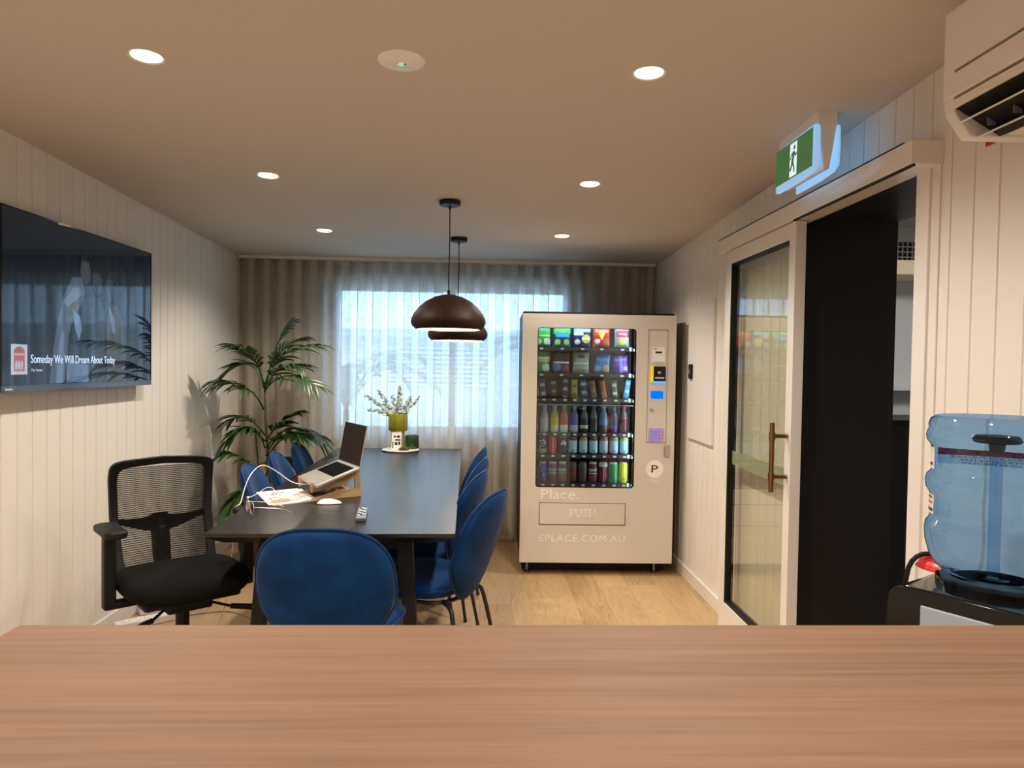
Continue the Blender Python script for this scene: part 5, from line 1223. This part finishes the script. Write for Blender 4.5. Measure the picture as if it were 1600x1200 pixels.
# local x: toward the rear(+)/front(-), y: across (0 near plate ... 0.21 far plate)
def stand_plate(y0):
    sideo = [(-0.245, 0.0), (0.0, 0.0), (0.002, 0.020), (-0.014, 0.142), (-0.225, 0.066), (-0.232, 0.090), (-0.247, 0.088), (-0.240, 0.048), (-0.10, 0.072), (-0.075, 0.085), (-0.055, 0.075), (-0.06, 0.05), (-0.10, 0.045), (-0.238, 0.010)]
    mb = MB()
    hole = [(-0.092, 0.052), (-0.030, 0.052), (-0.036, 0.095), (-0.075, 0.088)]
    # bottom rail, rear post, top arm, front hook, as joined prisms
    for poly in ([(-0.245, 0.0), (0.0, 0.0), (-0.003, 0.045), (-0.10, 0.042), (-0.245, 0.008)], [(-0.032, 0.04), (-0.003, 0.04), (-0.014, 0.140), (-0.040, 0.131)], [(-0.240, 0.040), (-0.085, 0.060), (-0.030, 0.100), (-0.014, 0.140), (-0.235, 0.064)], [(-0.252, 0.088), (-0.246, 0.036), (-0.225, 0.043), (-0.232, 0.066), (-0.236, 0.088)]):
        mb.prism(poly, y0-0.006, y0+0.006, axis='y')
    return mb
stand_plate(0.035).build('side_plate', M['ply'], ls_, smooth=False, bevel=0.0015); stand_plate(0.235).build('side_plate', M['ply'], ls_, smooth=False, bevel=0.0015)
MB().box(-0.07, -0.058, 0.03, 0.24, 0.018, 0.042).box(-0.165, -0.153, 0.03, 0.24, 0.052, 0.066).build('cross_bar', M['ply'], ls_, smooth=False)
lp = thing('laptop', 'open silver laptop with dark screen on the wooden stand', 'laptop', (-0.57, 3.462, TZ), LA)
dt = math.atan2(0.076, 0.221)
DM = Matrix.Translation((-0.235, 0, 0.066)) @ Matrix.Rotation(-dt, 4, 'Y')
MB().box(0, 0.222, -0.018, 0.29, 0.0, 0.013, mat=DM).build('base', M['alu'], lp, smooth=False, bevel=0.003)
kb = MB().box(0.095, 0.205, 0.004, 0.268, 0.0132, 0.0137, mat=DM).build('keyboard', M['keys'], lp, smooth=False)
kk = MB()
for r in range(6):
    for c in range(13): kk.box(0.098+r*0.0178, 0.1135+r*0.0178, 0.007+c*0.0200, 0.0248+c*0.0200, 0.0137, 0.0144, mat=DM)
kk.build('keys', pbr('key_caps', (0.005, 0.005, 0.005), 0.7, spec=0.03), kb, smooth=False)
MB().box(0.008, 0.085, 0.075, 0.197, 0.0131, 0.0134, mat=DM).build('trackpad', pbr('trackpad', (0.50, 0.50, 0.44), 0.3, 0.3), lp, smooth=False)
SM = Matrix.Translation(DM @ Vector((0.222, 0, 0.010))) @ Matrix.Rotation(math.radians(10), 4, 'Y')
sc_ = MB().box(0.0, 0.006, -0.018, 0.29, 0.0, 0.205, mat=SM).build('lid', M['alu'], lp, smooth=False, bevel=0.002)
MB().box(-0.0008, 0.0, -0.016, 0.288, 0.006, 0.203, mat=SM).build('display', M['lap_screen'], sc_, smooth=False)

# charging cable
t = MB().tube([(-0.845, 3.53, 0.80), (-0.93, 3.54, 0.80), (-1.0, 3.50, 0.87), (-1.055, 3.44, 0.915), (-1.085, 3.36, 0.87), (-1.09, 3.29, 0.80), (-1.085, 3.24, 0.7535), (-1.10, 3.22, 0.7535), (-1.13, 3.26, 0.70), (-1.15, 3.36, 0.60), (-1.19, 3.42, 0.45), (-1.25, 3.52, 0.18), (-1.35, 3.62, 0.004), (-1.55, 3.76, 0.004)], 0.0022, 6, smooth=3)
tag(t.build('charging_cable', M['white_plastic'], None), 'thin white charging cable looping from the laptop off the table edge', 'cable')
# mouse, remote
ms = thing('computer_mouse', 'white computer mouse on the table in front of the stand', 'mouse', (-0.70, 3.30, TZ), math.radians(-80))
def mo(u, v):
    a = u*2*PI; x, y = superell(a, 2.5); r = v; h = 0.019*(1-r**3.0)*(1-0.25*(y*r)) + 0.003; return (0.029*x*r, 0.056*y*r, h if v < 0.999 else 0.003)
MB().grid(mo, 40, 12, cu=True).build('shell', M['white_sheet'], ms, angle=80)
MB().lathe([(0.0005, 0.0), (0.94, 0.0), (1.0, 0.003), (0.98, 0.006)], 40, mat=Matrix.Diagonal((0.028, 0.055, 1, 1))).build('base', M['alu'], ms)
rm = thing('remote_control', 'grey remote control lying near the front edge of the table', 'remote', (-0.505, 3.03, TZ), math.radians(7))
MB().box(-0.021, 0.021, -0.115, 0.115, 0.0, 0.016).build('body', pbr('remote_grey', (0.10, 0.11, 0.12), 0.35), rm, smooth=False, bevel=0.004)
MB().box(-0.018, 0.018, -0.112, -0.111, 0.004, 0.012).box(-0.0185, 0.0185, -0.11, 0.11, 0.016, 0.0168).build('face_plate', pbr('remote_face', (0.16, 0.18, 0.20), 0.3), rm, smooth=False)
for r in range(9):
    for c in range(3):
        if r == 5 and c != 1: continue
        MB().box(-0.0145+c*0.0105, -0.0065+c*0.0105, -0.06+r*0.018, -0.049+r*0.018, 0.0168, 0.0186).build('button', M['letter'] if (r+c) % 3 == 0 else M['black'], rm, smooth=False)
MB().box(-0.009, 0.009, -0.1125, -0.1118, 0.006, 0.0095).build('logo_mark', M['letter'], rm, smooth=False)
# printed sheets
A_, B_, C_, D_ = Vector((-1.117, 3.56)), Vector((-0.943, 3.679)), Vector((-0.783, 3.373)), Vector((-0.957, 3.235))
def q2(u, v): p = A_.lerp(B_, u).lerp(D_.lerp(C_, u), v); return p
def sheet(name, lab, z, off=Vector((0, 0)), lift=0.0):
    t = thing(name, lab, 'paper', (0, 0, 0)); vs = []
    def fn(u, v):
        p = q2(u, v)+off; return (p.x, p.y, z+lift*max(0, u-0.7)*max(0, v-0.6)*0.6)
    MB().grid(fn, 12, 12).build('page', M['white_sheet'], t, fix=False)
    return t
sheet('paper_sheet', 'plain white sheet mostly hidden under the printed artwork page', TZ+0.0004, Vector((0.018, 0.004)))
ps = sheet('printed_page', 'white page with black ink artwork and an orange patch on the table', TZ+0.003, lift=0.05)
rnd = random.Random(3); ik = MB()
def flat(u0, v0, u1, v1, z): return [(*q2(u0, v0), z), (*q2(u1, v0), z), (*q2(u1, v1), z), (*q2(u0, v1), z)]
for k in range(70):
    u = rnd.uniform(0.12, 0.86); v = rnd.uniform(0.12, 0.62); du = rnd.uniform(0.01, 0.06); dv = rnd.uniform(0.01, 0.05)
    if (v-0.12) > 0.28+0.3*math.sin(u*7): du *= 0.3; dv *= 0.3
    ik.add(flat(u, v, u+du, v+dv, TZ+0.0034+lift0 if False else TZ+0.0036), [(0, 1, 2, 3)])
for k in range(14):
    a = (rnd.uniform(0.3, 0.9), rnd.uniform(0.4, 0.9)); P = [(a[0]+0.09*math.cos(q)*rnd.uniform(0.7, 1.2), a[1]+0.07*math.sin(q)) for q in (0, 0.8, 1.6, 2.4)]
    P = [(max(0.03, min(0.95, x)), max(0.05, min(0.93, y))) for x, y in P]
    ik.tube([(*q2(*p), TZ+0.0038) for p in P], 0.0006, 4, smooth=1)
ik.build('ink_drawing', M['ink'], ps, smooth=False)
MB().add(flat(0.10, 0.72, 0.52, 0.92, TZ+0.0039), [(0, 1, 2, 3)]).build('orange_patch', M['orange'], ps, smooth=False)
# earphones
e = thing('earphones', 'tangled white wired earphones lying on the printed page', 'earphones', (-0.95, 3.45, TZ))
ep = [(-0.15, -0.06, 0.006), (-0.13, 0.02, 0.012), (-0.09, 0.03, 0.045), (-0.05, 0.02, 0.04), (-0.03, -0.05, 0.008), (0.03, 0.0, 0.007), (0.06, 0.07, 0.009), (0.0, 0.12, 0.010), (0.04, 0.02, 0.012), (0.10, 0.02, 0.007), (0.07, -0.05, 0.007), (-0.02, 0.04, 0.008), (-0.08, -0.04, 0.007), (0.0, -0.10, 0.007), (0.08, -0.02, 0.009), (0.02, 0.06, 0.012), (-0.05, 0.09, 0.009)]
MB().tube(ep, 0.0016, 6, smooth=3).build('wire', M['white_plastic'], e)
for p in (ep[0], ep[-1]): MB().ball((p[0], p[1], p[2]+0.002), 0.008, 8, sc=(1, 0.8, 0.8)).build('earbud', M['white_plastic'], e)
# glasses
gs = thing('eyeglasses', 'pale gold-framed eyeglasses at the left corner of the table', 'glasses', (-0.985, 3.06, TZ), math.radians(-60)); gs.scale = (1.18, 1.18, 1.18)
lens_c = [(-0.034, 0.0), (0.034, 0.0)]
fm = MB()
for cx_, _ in lens_c:
    ring_ = [(cx_+0.026*superell(2*PI*k/24, 2.6)[0], 0.0, 0.025+0.022*superell(2*PI*k/24, 2.6)[1]) for k in range(24)]
    fm.tube(ring_, 0.0014, 6, closed=True)
fm.tube([(-0.009, 0, 0.03), (0, 0.002, 0.034), (0.009, 0, 0.03)], 0.0013, 6, smooth=1)
fm.build('rims', M['gold'], gs)
for cx_, _ in lens_c:
    MB().prism([(cx_+0.025*superell(2*PI*k/24, 2.6)[0], 0.025+0.021*superell(2*PI*k/24, 2.6)[1]) for k in range(24)], -0.0006, 0.0006).build('lens', M['clear'], gs, smooth=False)
for sx in (-1, 1):
    MB().tube([(sx*0.060, 0, 0.034), (sx*0.066, 0.01, 0.034), (sx*0.064, 0.10, 0.022), (sx*0.058, 0.135, 0.003)], 0.0014, 6, smooth=2).build('temple', M['gold'], gs)

# ================================================================== POWER BOARD ON THE FLOOR
pb = thing('power_board', 'white power board on the floor by the left wall under the office chair', 'power board', (-1.74, 3.82, 0.0), math.radians(40))
MB().box(-0.18, 0.18, -0.035, 0.035, 0.0, 0.04).build('housing', M['white_plastic'], pb, smooth=False, bevel=0.006)
for k in range(4):
    so = MB().box(-0.15+k*0.075, -0.10+k*0.075, -0.022, 0.022, 0.04, 0.0425).build('outlet', M['white_sheet'], pb, smooth=False, bevel=0.001)
    MB().box(-0.138+k*0.075, -0.134+k*0.075, -0.012, 0.0, 0.0425, 0.0428).box(-0.116+k*0.075, -0.112+k*0.075, -0.012, 0.0, 0.0425, 0.0428).build('slots', M['ink'], so, smooth=False)
ad = thing('power_adapter', 'white box-shaped adapter beside the power board by the left wall', 'adapter', (-1.83, 3.98, 0.0), math.radians(35))
MB().box(-0.05, 0.05, -0.035, 0.035, 0.0, 0.075).build('body', pbr('bluish_white_plastic', (0.68, 0.73, 0.85), 0.35), ad, smooth=False, bevel=0.008)
MB().box(0.008, 0.04, -0.0355, -0.035, 0.02, 0.055).build('sticker', M['grey_plastic'], ad, smooth=False)
c_ = MB().tube([(-1.60, 3.93, 0.004), (-1.40, 4.02, 0.004), (-1.22, 3.86, 0.004), (-1.05, 3.75, 0.004), (-0.95, 3.9, 0.004)], 0.0028, 6, smooth=3)
tag(c_.build('floor_cable', M['grey_plastic']), 'thin grey cable running over the wood floor behind the office chair', 'cable')
